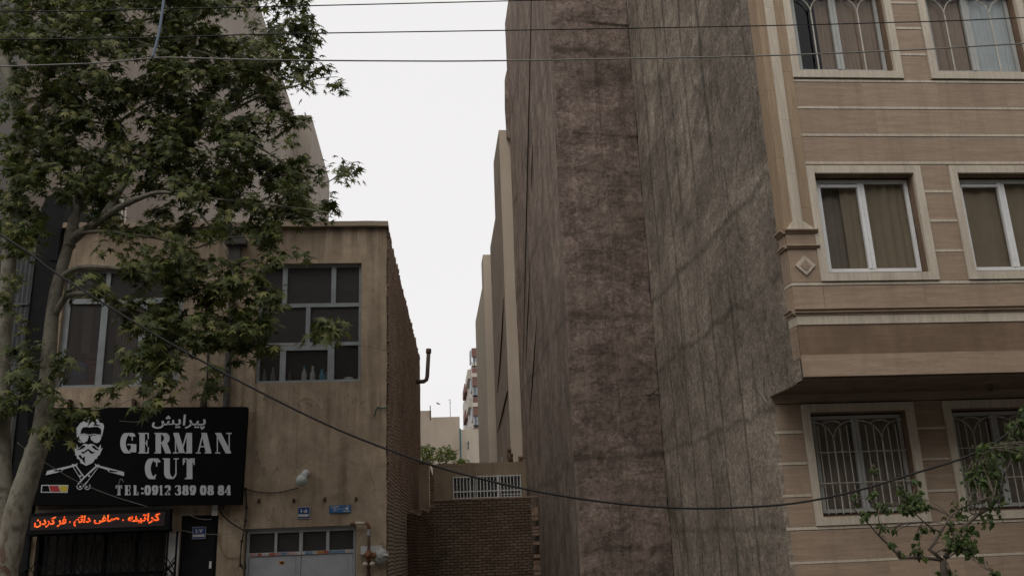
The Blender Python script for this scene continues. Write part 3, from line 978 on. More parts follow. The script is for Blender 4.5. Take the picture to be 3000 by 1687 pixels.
def hull(ps):
    ps = sorted(set(ps))
    def half(it):
        h = []
        for p in it:
            while len(h) > 1 and (h[-1][0] - h[-2][0]) * (p[1] - h[-2][1]) - (h[-1][1] - h[-2][1]) * (p[0] - h[-2][0]) <= 0:
                h.pop()
            h.append(p)
        return h[:-1]
    return half(ps) + half(ps[::-1])

def arc(cx, cy, rx, ry, a0, a1, n=12):
    return [(cx + rx * math.cos(R(a0 + (a1 - a0) * i / n)), cy + ry * math.sin(R(a0 + (a1 - a0) * i / n))) for i in range(n + 1)]

# stencil serif: stroke paths swept by a flat nib; ('T', path) thick nib, ('t', path) thin nib; unit cap height
GLYPH = {
    'G': (0.82, [('T', arc(.5, .5, .5, .5, 97, 263)), ('T', arc(.55, .5, .45, .5, 83, 48, 5)), ('t', [(1.0, .66), (1.0, .98)]), ('T', [(.93, .06), (.93, .42)]), ('t', [(.62, .43), (1.03, .43)]), ('t', arc(.55, .5, .42, .5, 277, 318, 5))]),
    'E': (0.72, [('T', [(.12, 0), (.12, 1)]), ('t', [(0, 0), (1, 0)]), ('t', [(0, 1), (1, 1)]), ('t', [(.5, .5), (.85, .5)]), ('t', [(1, 1), (1, .74)]), ('t', [(.96, 1), (1, .8)]), ('t', [(1, 0), (1, .28)]), ('t', [(.95, 0), (1, .2)]), ('t', [(.85, .38), (.85, .62)])]),
    'R': (0.85, [('T', [(.1, 0), (.1, 1)]), ('t', [(0, 0), (.3, 0)]), ('t', [(0, 1), (.5, 1)]), ('T', arc(.42, .75, .4, .25, 80, -80, 8)), ('t', [(.42, .5), (.6, .5)]), ('T', [(.62, .46), (.92, .0)]), ('t', [(.9, 0), (1.1, 0)])]),
    'M': (1.05, [('t', [(.12, 0), (.12, 1)]), ('t', [(0, 0), (.26, 0)]), ('T', [(.02, 1), (.38, .02)]), ('t', [(.5, .08), (.82, 1)]), ('T', [(.84, 0), (.84, 1)]), ('t', [(.74, 0), (1.04, 0)]), ('t', [(.9, 1), (1.04, 1)])]),
    'A': (0.88, [('t', [(.14, 0), (.5, .95)]), ('t', [(0, 0), (.3, 0)]), ('T', [(.44, 1), (.8, 0)]), ('t', [(.7, 0), (1.08, 0)]), ('t', [(.3, .32), (.58, .32)])]),
    'N': (0.92, [('t', [(.12, 0), (.12, .96)]), ('t', [(0, 0), (.3, 0)]), ('t', [(0, 1), (.2, 1)]), ('T', [(.04, 1), (.78, 0)]), ('t', [(1.0, .12), (1.0, 1)]), ('t', [(.82, 1), (1.14, 1)])]),
    'C': (0.78, [('T', arc(.5, .5, .5, .5, 97, 263)), ('T', arc(.55, .5, .45, .5, 83, 45, 5)), ('t', [(1.0, .64), (1.0, .98)]), ('t', arc(.55, .5, .45, .5, 277, 320, 5))]),
    'U': (0.85, [('T', [(.08, 1), (.08, .3)]), ('T', arc(.5, .3, .42, .3, 180, 255, 7)), ('t', arc(.55, .3, .42, .3, 280, 360, 7)), ('t', [(.97, .3), (.97, 1)]), ('t', [(-.04, 1), (.36, 1)]), ('t', [(.82, 1), (1.12, 1)])]),
    'T': (0.74, [('T', [(.38, 0), (.38, .97)]), ('t', [(.2, 0), (.8, 0)]), ('t', [(0, 1), (.36, 1)]), ('t', [(.68, 1), (1.04, 1)]), ('t', [(0, 1), (0, .72)]), ('t', [(.02, 1), (.12, .84)]), ('t', [(1.04, 1), (1.04, .72)]), ('t', [(1.02, 1), (.94, .84)])]),
    'L': (0.66, [('T', [(.12, 0), (.12, 1)]), ('t', [(0, 0), (1, 0)]), ('t', [(0, 1), (.5, 1)]), ('t', [(1, 0), (1, .3)]), ('t', [(.92, 0), (1, .2)])]),
    ':': (0.22, [('T', [(0, .12), (0, .22)]), ('T', [(0, .62), (0, .72)])]),
    '0': (0.6, [('T', arc(.5, .5, .5, .5, 100, 260)), ('T', arc(.5, .5, .5, .5, 80, -80))]),
    '1': (0.42, [('T', [(.4, 0), (.4, 1)]), ('t', [(.1, 0), (1.1, 0)]), ('t', [(.1, .84), (.5, .97)])]),
    '2': (0.6, [('T', arc(.45, .7, .45, .3, 160, 95, 5)), ('T', arc(.5, .7, .45, .3, 80, -40, 8)), ('t', [(.8, .46), (.05, .04)]), ('T', [(.0, .03), (.85, .03)]), ('t', [(1.05, .0), (1.05, .26)])]),
    '3': (0.6, [('t', arc(.4, .75, .4, .25, 165, 95, 4)), ('T', arc(.45, .75, .42, .25, 80, -75, 8)), ('T', arc(.45, .27, .5, .27, 75, -80, 8)), ('t', arc(.4, .27, .4, .27, 200, 265, 4))]),
    '8': (0.6, [('T', arc(.5, .75, .42, .25, 105, 255, 8)), ('T', arc(.5, .75, .42, .25, 75, -75, 8)), ('T', arc(.5, .26, .5, .26, 105, 255, 8)), ('T', arc(.5, .26, .5, .26, 75, -75, 8))]),
    '9': (0.6, [('T', arc(.5, .68, .5, .32, 100, 262, 9)), ('T', arc(.5, .66, .5, .34, 80, 0, 5)), ('T', [(1, .66), (.9, .3), (.55, .02)]), ('t', [(.55, .38), (.9, .45)]), ('T', arc(.3, .14, .15, .12, 0, 360, 6))]),
    '4': (0.62, [('T', [(.62, 0), (.62, 1)]), ('t', [(.7, 1), (-.05, .28)]), ('t', [(-.05, .26), (1.2, .26)]), ('t', [(.4, 0), (1.15, 0)])]),
}

def stencil(b, text, conv, x0, x1, ytop, ybot, y, m=0, nib=0.265, thin=0.055, gap=0.06, space=0.3, layer=[0]):
    """lay a line of stencil glyphs; conv maps the line's own 2D units to the sign plane"""
    tot = 0
    for ch in text:
        tot += space if ch == ' ' else GLYPH[ch][0] + gap
    tot -= gap
    sx = (x1 - x0) / tot
    h = ybot - ytop
    cx = x0
    for ch in text:
        if ch == ' ':
            cx += space * sx
            continue
        wd, strokes = GLYPH[ch]
        nw = min(nib, wd * 0.42) if ch != ':' else wd
        for kind, path in strokes:
            nx, ny = (nw, thin) if kind == 'T' else (thin, thin)
            for p, q in zip(path[:-1], path[1:]):
                pts = []
                for (px, py) in (p, q):
                    ax, ay = px * (wd - nw), py * (1 - thin)
                    pts += [(ax, ay), (ax + nx, ay), (ax + nx, ay + ny), (ax, ay + ny)]
                hl = hull([(round(u, 4), round(v, 4)) for u, v in pts])
                layer[0] = (layer[0] + 1) % 40
                vs = []
                for u, v in hl:
                    P = conv(cx + u * sx, ybot - v * h, y - 0.00012 * layer[0])
                    vs.append(P)
                b.add(vs, [tuple(range(len(vs)))], m)
        cx += (wd + gap) * sx

def on_plane(cr):
    return lambda u, v, y: at(*cr(u, v), y)

def barber_sign():
    sg = thing('shop_sign', 'wide black barber sign with grey stencil lettering and a bearded man emblem', 'sign', (-5.1, 16.75, 2.68))
    YF = 16.72
    b = MB()
    tl, tr, br_, bl = at(*h3(300, 188), 16.73), at(*h3(1846, 181), 16.73), at(*h3(1800, 912), 16.73), at(*h3(228, 918), 16.73)
    tl.x -= 0.22
    b.prism([(bl.x, bl.z), (br_.x, br_.z), (tr.x, tr.z), (tl.x, tl.z)], 16.73, 16.95)
    b.build('board', MT['sign_black'], sg)
    b = MB()
    cv = on_plane(h3)
    stencil(b, 'GERMAN', cv, 900, 1752, 376, 530, YF)
    stencil(b, 'CUT', cv, 1085, 1488, 566, 722, YF)
    stencil(b, 'TEL:0912 389 08 84', cv, 866, 1735, 768, 842, YF, nib=0.24, thin=0.07, gap=0.08, space=0.28)
    # Persian word above, joined letter forms laid out left to right
    tr_ = text_tris('\ufeb6\ufbfe\ufe8d\ufeae\ufbff\ufb58', 0.016)
    for k, t in enumerate(tr_):
        vs = [cv(1140 + p[0] * 400 + (p[1] - 0.5) * 14, 352 - p[1] * 112, YF) for p in t]
        b.add(vs, [(0, 1, 2)])
    b.build('lettering', MT['letter'], sg, fix=False)
    # emblem: bearded man with sunglasses over two crossed razors
    cv = on_plane(g5)
    b = MB()
    k = [0]
    def poly(pts, m=0, up=0.0):
        k[0] += 1
        b.add([cv(px, py, YF - up - 0.0002 * k[0]) for px, py in pts], [tuple(range(len(pts)))], m)
    def line(p, q, wd, m=0, up=0.0):
        dx, dy = q[0] - p[0], q[1] - p[1]
        l = math.hypot(dx, dy)
        nx, ny = -dy / l * wd / 2, dx / l * wd / 2
        poly([(p[0] + nx, p[1] + ny), (q[0] + nx, q[1] + ny), (q[0] - nx, q[1] - ny), (p[0] - nx, p[1] - ny)], m, up)
    def disc(cx, cy, r, m=0, up=0.0):
        poly(arc(cx, cy, r, r, 0, 345, 23), m, up)
    poly([(602, 470), (598, 360), (640, 300), (690, 240), (740, 195), (800, 178), (860, 193), (905, 232), (930, 278), (975, 288), (990, 330), (977, 400), (962, 470), (946, 440), (952, 400), (942, 362), (900, 338), (850, 335), (790, 345), (740, 338), (690, 345), (665, 380), (655, 430), (640, 470), (617, 470)])
    poly([(800, 205), (845, 250), (902, 268), (862, 285), (938, 322), (838, 318), (862, 278), (826, 262)], 1, 0.004)
    poly([(640, 458), (700, 448), (765, 458), (765, 495), (740, 542), (700, 565), (660, 550), (638, 505)])
    poly([(815, 462), (880, 455), (950, 458), (950, 500), (925, 550), (885, 567), (838, 550), (812, 510)])
    for p, q in (((612, 470), (650, 442)), ((650, 442), (715, 436)), ((715, 436), (780, 452)), ((780, 452), (850, 440)), ((850, 440), (965, 458)), ((613, 470), (625, 530)), ((625, 530), (662, 562)), ((770, 470), (745, 540)), ((800, 470), (815, 530))):
        line(p, q, 11)
    poly([(605, 578), (622, 640), (655, 622), (700, 580), (735, 574), (763, 590), (795, 576), (825, 578), (865, 600), (908, 640), (942, 582), (944, 648), (972, 632), (942, 700), (922, 742), (902, 745), (886, 792), (860, 790), (840, 832), (800, 862), (770, 870), (738, 888), (690, 862), (658, 850), (642, 800), (608, 788), (600, 742), (580, 740), (582, 700), (578, 670), (558, 628), (600, 652)])
    poly([(605, 658), (640, 642), (680, 602), (722, 597), (718, 622), (690, 640), (660, 655), (630, 662)], 1, 0.004)
    poly([(925, 658), (890, 642), (855, 604), (815, 597), (820, 622), (840, 640), (870, 662), (900, 666)], 1, 0.004)
    poly([(658, 690), (700, 690), (735, 665), (763, 645), (790, 662), (825, 690), (862, 686), (820, 720), (785, 700), (765, 668), (745, 680), (692, 718)], 1, 0.004)
    poly([(622, 738), (660, 735), (682, 775), (718, 752), (716, 800), (724, 852), (690, 822), (680, 795), (658, 790)], 1, 0.004)
    poly([(163, 1020), (183, 960), (530, 880), (540, 860), (580, 868), (614, 848), (604, 888), (552, 900), (412, 940), (392, 968)])
    poly([(268, 954), (392, 936), (386, 964), (292, 964)], 1, 0.004)
    poly([(1272, 1032), (1272, 974), (925, 884), (915, 866), (885, 872), (858, 852), (868, 888), (905, 905), (1035, 945), (1052, 972)])
    poly([(1192, 968), (1064, 944), (1068, 972), (1160, 976)], 1, 0.004)
    for p, q, wd in (((550, 898), (672, 1098), 9), ((594, 890), (712, 1055), 17), ((885, 890), (700, 1060), 22), ((700, 1060), (618, 1150), 20), ((912, 900), (752, 1112), 9), ((752, 1112), (690, 1180), 16)):
        line(p, q, wd)
    for (cx, cy, a0, a1) in ((645, 1178, 130, 330), (752, 1178, -60, 150)):
        ps = arc(cx, cy, 42, 40, 180 - a0, 180 - a1 - 30 if a0 > 0 else 0, 3)
        ring = arc(cx, cy, 40, 42, -40 if cx > 700 else 20, 160 if cx > 700 else 200, 12)
        for p, q in zip(ring[:-1], ring[1:]):
            line(p, q, 12)
    for q in ((655, 1030), (778, 1030), (652, 1182), (742, 1182)):
        disc(q[0], q[1], 15)
    b.build('emblem', [MT['letter'], MT['sign_black']], sg, fix=False)
    b = MB()
    k[0] = 0
    poly([(103, 1156), (486, 1158), (474, 1268), (92, 1266)], 0)
    poly([(118, 1168), (198, 1168), (228, 1252), (106, 1252)], 1, 0.003)
    poly([(206, 1168), (336, 1168), (374, 1252), (240, 1252)], 2, 0.003)
    poly([(348, 1170), (474, 1170), (464, 1252), (386, 1252)], 3, 0.003)
    b.build('flag', [MT['letter'], MT['sign_black'], MT['red'], MT['yellow']], sg, fix=False)
    for x, z in ((-6.55, 4.47), (-5.42, 4.45), (-4.2, 4.43)):
        b = MB()
        b.box(x, x + 0.045, 16.85, 16.99, z, z + 0.17)
        b.build('bracket', MT['rust_dark'], sg)
barber_sign()

def led_board():
    ld = thing('led_sign', 'long black LED board with glowing red orange Persian text over the shop front', 'sign', (-5.73, 16.65, 2.28))
    b = MB()
    b.box(-6.93, -4.55, 16.62, 16.8, 2.28, 2.63)
    b.build('case', MT['black'], ld)
    b = MB()
    b.box(-6.87, -4.63, 16.612, 16.6195, 2.345, 2.575)
    b.build('screen', MT['led_off'], ld)
    words = ['\ufee5\ufea9\ufeae\ufb90 \ufeae\ufed3', '.', '\ufee2\ufe8b\ufe8d\ufea9 \ufbfd\ufed3\ufe8e\ufebb', '.', '\ufeea\ufee8\ufbff\ufe97\ufe8d\ufeae\ufb90']
    spans = [(372, 722), (745, 775), (795, 1290), (1318, 1350), (1378, 1730)]
    P = 0.0135
    b = MB()
    rr = random.Random(5)
    for wd, (u0, u1) in zip(words, spans):
        xa = at(*g4(u0, 330), 16.61).x
        xb = at(*g4(u1, 300), 16.61).x
        za, zb = (2.392, 2.568)
        if wd == '.':
            cells = [(i, j) for i in range(2) for j in range(2)]
            for i, j in cells:
                x, z = xa + i * P, 2.452 + j * P
                b.quad((x, 16.608, z), (x + P * 0.82, 16.608, z), (x + P * 0.82, 16.608, z + P * 0.82), (x, 16.608, z + P * 0.82), 0)
            continue
        tris = text_tris(wd, 0.03)
        nx, nz = int((xb - xa) / P), int((zb - za) / P)
        grid = set()
        for t in tris:
            (ax, ay), (bx, by), (cx, cy) = t
            d = (by - cy) * (ax - cx) + (cx - bx) * (ay - cy)
            if abs(d) < 1e-12:
                continue
            for i in range(int(min(ax, bx, cx) * nx) - 1, int(max(ax, bx, cx) * nx) + 2):
                for j in range(int(min(ay, by, cy) * nz) - 1, int(max(ay, by, cy) * nz) + 2):
                    px, py = (i + 0.5) / nx, (j + 0.5) / nz
                    l1 = ((by - cy) * (px - cx) + (cx - bx) * (py - cy)) / d
                    l2 = ((cy - ay) * (px - cx) + (ax - cx) * (py - cy)) / d
                    if l1 >= -0.02 and l2 >= -0.02 and l1 + l2 <= 1.02:
                        grid.add((i, j))
        for i, j in grid:
            x, z = xa + i * P, za + j * P
            b.quad((x, 16.608, z), (x + P * 0.86, 16.608, z), (x + P * 0.86, 16.608, z + P * 0.86), (x, 16.608, z + P * 0.86), 0 if rr.random() < 0.7 else 1)
    b.build('lettering', [MT['led'], MT['led_hot']], ld, fix=False)
led_board()

def number_plate(x0, x1, z0, z1, y, digits, label):
    p = thing('number_plate', label, 'number plate', ((x0 + x1) / 2, y, z0), 'blue house number plates')
    b = MB()
    b.box(x0, x1, y, y + 0.015, z0, z1, 0)
    w_, h_ = x1 - x0, z1 - z0
    b.build('plate', MT['plate_blue'], p)
    b = MB()
    b.box(x0 + 0.012, x1 - 0.02, y - 0.002, y - 0.0005, z0 + h_ * 0.17, z0 + h_ * 0.36)
    for a in ((x0, x1, z0, z0 + 0.006), (x0, x1, z1 - 0.006, z1), (x0, x0 + 0.005, z0 + 0.006, z1 - 0.006), (x1 - 0.005, x1, z0 + 0.006, z1 - 0.006)):
        b.box(a[0], a[1], y - 0.002, y - 0.0005, a[2], a[3])
    b.build('white_band', MT['stk1'], p)
    b = MB()
    for t in text_tris(digits, 0.02):
        b.add([(x0 + w_ * (0.22 + 0.56 * q[0]), y - 0.003, z0 + h_ * (0.50 + 0.34 * q[1])) for q in t], [(0, 1, 2)])
    b.build('lettering', MT['white'], p, fix=False)
number_plate(-2.402, -2.186, 2.398, 2.596, 16.975, '\u06f1\u06f0\u06f5', 'blue and white number plate on the plaster above the grey metal door')
number_plate(-4.245, -4.015, 2.11, 2.318, 17.02, '\u06f1\u06f0\u06f7', 'blue and white number plate on the black panel beside the barber shop')

def postal_plate():
    p = thing('postal_plate', 'wide light blue postal code plate with a white emblem, above the gas pipe', 'plate', (-1.65, 16.975, 2.47))
    x0, x1, z0, z1, y = -1.84, -1.455, 2.472, 2.603, 16.975
    b = MB()
    b.box(x0, x1, y, y + 0.015, z0, z1)
    b.build('plate', MT['plate_blue2'], p)
    b = MB()
    xm = x0 + 0.245
    b.box(x0 + 0.06, xm - 0.012, y - 0.002, y - 0.0005, z0 + 0.064, z0 + 0.069)
    b.box(xm, xm + 0.004, y - 0.002, y - 0.0005, z0 + 0.01, z1 - 0.01)
    b.box(xm + 0.01, x1 - 0.01, y - 0.002, y - 0.0005, z0 + 0.036, z0 + 0.040)
    b.build('rule_line', MT['white'], p)
    b = MB()
    for s, a0, a1, c0, c1 in (('\u06f2\u06f5\u06f4\u06f3\u06f0', 0.03, 0.20, 0.082, 0.122), ('\u06f0\u06f0\u06f4\u06f0\u06f0', 0.03, 0.17, 0.022, 0.05)):
        for t in text_tris(s, 0.012):
            b.add([(x0 + a0 + (a1 - a0) * q[0], y - 0.003, z0 + c0 + (c1 - c0) * q[1]) for q in t], [(0, 1, 2)])
    b.build('lettering', MT['white'], p, fix=False)
    b = MB()
    cx, cz = xm + 0.068, z0 + 0.083
    b.add([(cx + px * 0.036, y - 0.003, cz + pz * 0.026) for px, pz in arc(0, 0, 1, 1, 170, 370, 10) + [(0.5, 0.1), (0.1, -0.25), (-0.5, 0.25)]], [tuple(range(14))])
    b.add([(cx + px * 0.012 + 0.012, y - 0.0034, cz + 0.024 + pz * 0.012) for px, pz in arc(0, 0, 1, 1, 0, 330, 11)], [tuple(range(12))])
    for k in range(4):
        b.box(xm + 0.025 + k * 0.023, xm + 0.04 + k * 0.023, y - 0.003, y - 0.0018, z0 + 0.014, z0 + 0.026)
    b.build('emblem', MT['white'], p, fix=False)
postal_plate()

def small_wall_things():
    l = thing('globe_lamp', 'milky glass globe wall lamp with a white base on the beige plaster', 'lamp', (-2.3, 17.0, 3.04))
    b = MB()
    b.lathe((-2.275, 17.0, 3.19), [(0.075, 0), (0.075, -0.05), (0.062, -0.1)], 16, axis='Y')
    b.tube([(-2.285, 16.92, 3.18), (-2.315, 16.86, 3.13)], [0.06, 0.065], 14)
    b.build('base', MT['white_box'], l, True)
    b = MB()
    b.sphere((-2.325, 16.84, 3.06), 0.105, 20, 14, sc=(1, 1, 1.04))
    b.build('globe', MT['globe'], l, True)
    # iron stubs
    lbs = ['rusty iron stub in the plaster, leftmost of four, by the door corner', 'rusty iron stub in the plaster, above the house number plate',
           'rusty iron stub in the plaster, above the left end of the postal plate', 'rusty iron stub in the plaster, rightmost of four, above the gas pipe']
    for (x, z), lb in zip(((-3.1, 2.735), (-2.48, 2.72), (-1.926, 2.72), (-1.363, 2.71)), lbs):
        b = MB()
        b.tube([(x, 17.02, z), (x, 16.93, z), (x + 0.004, 16.915, z - 0.025)], [0.02, 0.022, 0.016], 8)
        b.box(x - 0.022, x + 0.022, 16.985, 17.0, z - 0.035, z + 0.035)
        tag(b.build('iron_stub', MT['rust_dark']), lb, 'iron stub', 'iron stubs in the plaster wall')
    # cable junction box
    b = MB()
    b.box(-3.90, -3.80, 16.9, 17.0, 2.5, 2.69)
    b.box(-3.80, -3.77, 16.93, 16.97, 2.6, 2.63)
    tag(b.build('junction_box', MT['white_box']), 'small white junction box under the right end of the black sign', 'junction box')
    # gas meter set
    g = thing('gas_regulator', 'rusty gas pipe with grey round regulator beside the grey metal door', 'gas regulator', (-1.1, 16.9, 1.2))
    b = MB()
    b.tube([(-1.44, 17.0, 2.265), (-1.41, 16.88, 2.27), (-1.34, 16.86, 2.272)], 0.03, 10, 1)
    b.tube([(-1.36, 16.86, 2.272), (-1.19, 16.86, 2.268)], 0.031, 10, 0)
    b.tube([(-1.2, 16.86, 2.268), (-1.15, 16.86, 2.258), (-1.125, 16.86, 2.22), (-1.12, 16.86, 2.15)], 0.03, 10, 1)
    b.tube([(-1.12, 16.86, 2.19), (-1.12, 16.86, 2.0)], 0.026, 10, 2)
    for z in (2.09, 2.13, 2.05):
        b.tube([(-1.12, 16.86, z), (-1.12, 16.86, z + 0.028)], 0.042, 6, 2)
    b.tube([(-1.12, 16.86, 2.0), (-1.12, 16.86, 1.1)], 0.027, 10, 3)
    b.tube([(-1.12, 16.86, 1.0), (-1.12, 16.86, 1.1)], 0.034, 10, 3)
    for z in (1.5, 1.36):
        b.tube([(-1.12, 16.86, z), (-1.12, 16.86, z + 0.04)], 0.04, 8, 3)
    b.build('pipe', [MT['cream_pipe'], MT['orange_brown'], MT['galv'], MT['rust_dark']], g, True)
    b = MB()
    b.box(-1.27, -0.89, 16.93, 16.98, 1.74, 1.876)
    b.box(-1.265, -1.14, 16.9, 16.93, 1.735, 1.868)
    b.build('meter_box', MT['white_box'], g)
    b = MB()
    b.tube([(-1.12, 16.84, 1.62), (-1.12, 16.84, 1.8)], [0.03, 0.045], 10)
    b.tube([(-1.19, 16.84, 1.72), (-1.05, 16.84, 1.71), (-0.98, 16.84, 1.7)], [0.05, 0.055, 0.035], 10)
    b.tube([(-1.16, 16.8, 1.68), (-1.06, 16.8, 1.76)], 0.03, 8)
    b.build('valve', MT['orange_brown'], g, True)
    b = MB()
    c = (-0.905, 16.9, 1.695)
    b.lathe(c, [(0.132, 0), (0.136, -0.02), (0.136, -0.045), (0.12, -0.05), (0.105, -0.075), (0.05, -0.095), (0.048, -0.12), (0.02, -0.125)], 28, axis='Y')
    for k in range(10):
        th = 2 * math.pi * k / 10
        b.lathe((c[0] + 0.124 * math.cos(th), c[1] - 0.045, c[2] + 0.124 * math.sin(th)), [(0.01, 0), (0.01, -0.018)], 6, axis='Y')
    b.tube([(c[0], c[1] - 0.09, c[2] + 0.005), (c[0] + 0.13, c[1] - 0.09, c[2] + 0.005)], 0.026, 10)
    b.build('regulator', MT['galv'], g, False)
    b = MB()
    for x in (-1.18, -1.055):
        b.sphere((x, 16.84, 1.565), 0.05, 12, 8, sc=(1, 1, 0.85))
    b.build('coupling', MT['cream_pipe'], g, True)
small_wall_things()

def window_things():
    # bottles on the sill behind the right window: (x, height, radius, kind)
    items = [(-3.13, 0.27, 0.045, 'bottle_dim', 'grey bottle on the sill, in the left light of the right window'),
             (-2.97, 0.30, 0.045, 'bottle_dim', 'taller dim white bottle on the sill, left of the window post'),
             (-2.66, 0.22, 0.03, 'bottle_green', 'small green bottle on the sill just right of the window post'),
             (-2.385, 0.31, 0.05, 'bottle_white', 'white bottle with a blue cap in the middle light of the window'),
             (-2.225, 0.31, 0.05, 'bottle_white', 'white bottle with a pale cap, between the capped one and the blue one'),
             (-2.05, 0.25, 0.055, 'bottle_blue', 'turquoise blue bottle on the sill beside the white bottles'),
             (-1.965, 0.18, 0.03, 'bottle_dim', 'short dim bottle right of the turquoise bottle')]
    for x, h, r, k, lb in items:
        t = thing('bottle', lb, 'bottle', (x, 17.21, WIN_R[2] + 0.045), 'bottles on the window sill')
        z = WIN_R[2] + 0.045
        b = MB()
        b.lathe((x, 17.21, z), [(r * 0.95, 0), (r, 0.01), (r, h * 0.5), (r * 0.85, h * 0.58), (r * 0.5, h * 0.66), (r * 0.45, h * 0.8)], 12)
        b.build('body', MT[k], t, True)
        b = MB()
        b.lathe((x, 17.21, z + h * 0.8), [(r * 0.5, 0), (r * 0.5, h * 0.12), (r * 0.35, h * 0.2)], 10)
        b.build('cap', MT['bottle_blue'] if k == 'bottle_blue' or 'blue cap' in lb else MT[k], t)
    b = MB()
    b.sphere((-1.55, 17.26, WIN_R[2] + 0.09), 0.1, 14, 8, sc=(1, 0.7, 0.5))
    tag(b.build('crumpled_cloth', MT['bottle_white'], None, True), 'crumpled white cloth on the sill in the right light of the window', 'cloth')
    b = MB()
    for k in range(5):
        b.sphere((-6.45 + 0.02 * k, 17.42 + 0.03 * (k % 2), 4.98 + 0.14 * k), 0.28 - 0.025 * k, 14, 8, sc=(1.1 - 0.05 * k, 0.6, 0.42))
    tag(b.build('blanket', MT['fabric_red'], None, True), 'folded red blanket piled inside the left window', 'blanket')
    b = MB()
    b.sphere((-6.55, 17.3, 5.2), 0.2, 14, 10, sc=(0.85, 0.5, 1.1))
    b.sphere((-6.62, 17.32, 5.05), 0.17, 12, 8, sc=(1, 0.5, 0.9))
    tag(b.build('bag', MT['fabric_blue'], None, True), 'blue patterned bag leaning on the red blanket in the left window', 'bag')
    b = MB()
    b.box(-6.7, -6.55, 17.55, 17.7, 8.15, 8.55)
    b.tube([(-6.62, 17.62, 8.55), (-6.62, 17.62, 8.62)], [0.05, 0.03], 10)
    tag(b.build('water_can', MT['teal']), 'teal plastic can on the house roof behind the leaves', 'can')
window_things()

# ================================================================== cables on the left facade
def cable(name, pts, r, mat, label, cat='cable', group=None, n=6, sub=4):
    ps = [Vector(p) for p in pts]
    out = []
    for i in range(len(ps) - 1):
        p0, p1, p2, p3 = ps[max(i - 1, 0)], ps[i], ps[i + 1], ps[min(i + 2, len(ps) - 1)]
        for k in range(sub):
            t = k / sub
            out.append(0.5 * ((2 * p1) + (p2 - p0) * t + (2 * p0 - 5 * p1 + 4 * p2 - p3) * t * t + (3 * p1 - p0 - 3 * p2 + p3) * t ** 3))
    out.append(ps[-1])
    b = MB()
    b.tube(out, r, n)
    o = b.build(name, mat, None, True)
    tag(o, label, cat, group)
    return o

def facade_cables():
    Y = 16.96
    cable('lamp_cable', [at(*h5(x, y), Y) for x, y in ((322, 757), (400, 780), (500, 790), (600, 785), (690, 765), (740, 750))], 0.011, MT['cable'], 'thin black cable sagging from the sign edge to the globe lamp', 'cable')
    o = cable('riser_cable', [at(*h5(x, y), Y) for x, y in ((322, 750), (328, 830), (330, 905), (322, 1010), (305, 1110), (293, 1175), (285, 1260), (283, 1365), (322, 1390), (318, 1340))], 0.012, MT['cable'], 'knotted black cable running down the plaster left of the grey door', 'cable')
    for x, y in ((322, 760), (330, 905), (322, 1012), (293, 1172), (283, 1362)):
        b = MB()
        b.sphere(at(*h5(x, y), Y - 0.01), 0.028, 8, 6)
        k = b.build('knot', MT['cable'])
        k.parent = o
    cable('supply_cable', [at(*h5(x, y), 16.9) for x, y in ((110, 920), (150, 975), (200, 1020), (270, 1065), (340, 1100))], 0.014, MT['cable'], 'black cable looping from the junction box to the door corner', 'cable')
    cable('loop_cable', [at(*h5(x, y), 16.97) for x, y in ((112, 1110), (115, 1180), (140, 1260), (190, 1302), (240, 1298), (290, 1272))], 0.007, MT['cable_tan'], 'thin tan cable hanging in a loop left of the grey door', 'cable')
    cable('grey_cable', [at(*h3(x, y), 16.9) for x, y in ((1290, 940), (1380, 975), (1470, 1012), (1530, 1024), (1585, 1022))], 0.007, MT['wire_grey'], 'thin pale cable dipping across the black panel below the sign', 'cable')
    cable('thin_cable', [at(*h3(x, y), 16.9) for x, y in ((1260, 1085), (1330, 1098), (1420, 1118), (1500, 1130), (1575, 1134), (1700, 1133), (1860, 1118))], 0.005, MT['wire_grey'], 'thin taut cable crossing the number plate on the black panel', 'cable')
    cable('stay_wire', [at(*h3(x, y), yy) for x, y, yy in ((130, 450, 15.2), (340, 600, 15.7), (590, 745, 16.2), (850, 850, 16.5), (1110, 930, 16.68))], 0.006, MT['wire_grey'], 'thin pale wire running down across the emblem on the black sign', 'wire')
    cable('twine', [at(*h3(x, y), 16.68) for x, y in ((890, 830), (888, 770), (900, 725), (912, 722), (925, 745))], 0.006, MT['wire_grey'], 'short bit of pale twine dangling over the sign lettering', 'twine')
    cable('green_cord', [at(*h5(x, y), 16.97) for x, y in ((1340, 180), (1352, 140), (1372, 110), (1378, 122), (1440, 120))], 0.012, MT['green_cord'], 'frayed green cord knotted near the brick corner', 'cord')
    cable('hanging_cord', [at(*h5(x, y), 16.975) for x, y in ((470, 60), (468, 40), (480, 22), (490, 24))], 0.008, MT['green_cord'], 'short green cord stuck on the plaster below the right window', 'cord')
facade_cables()

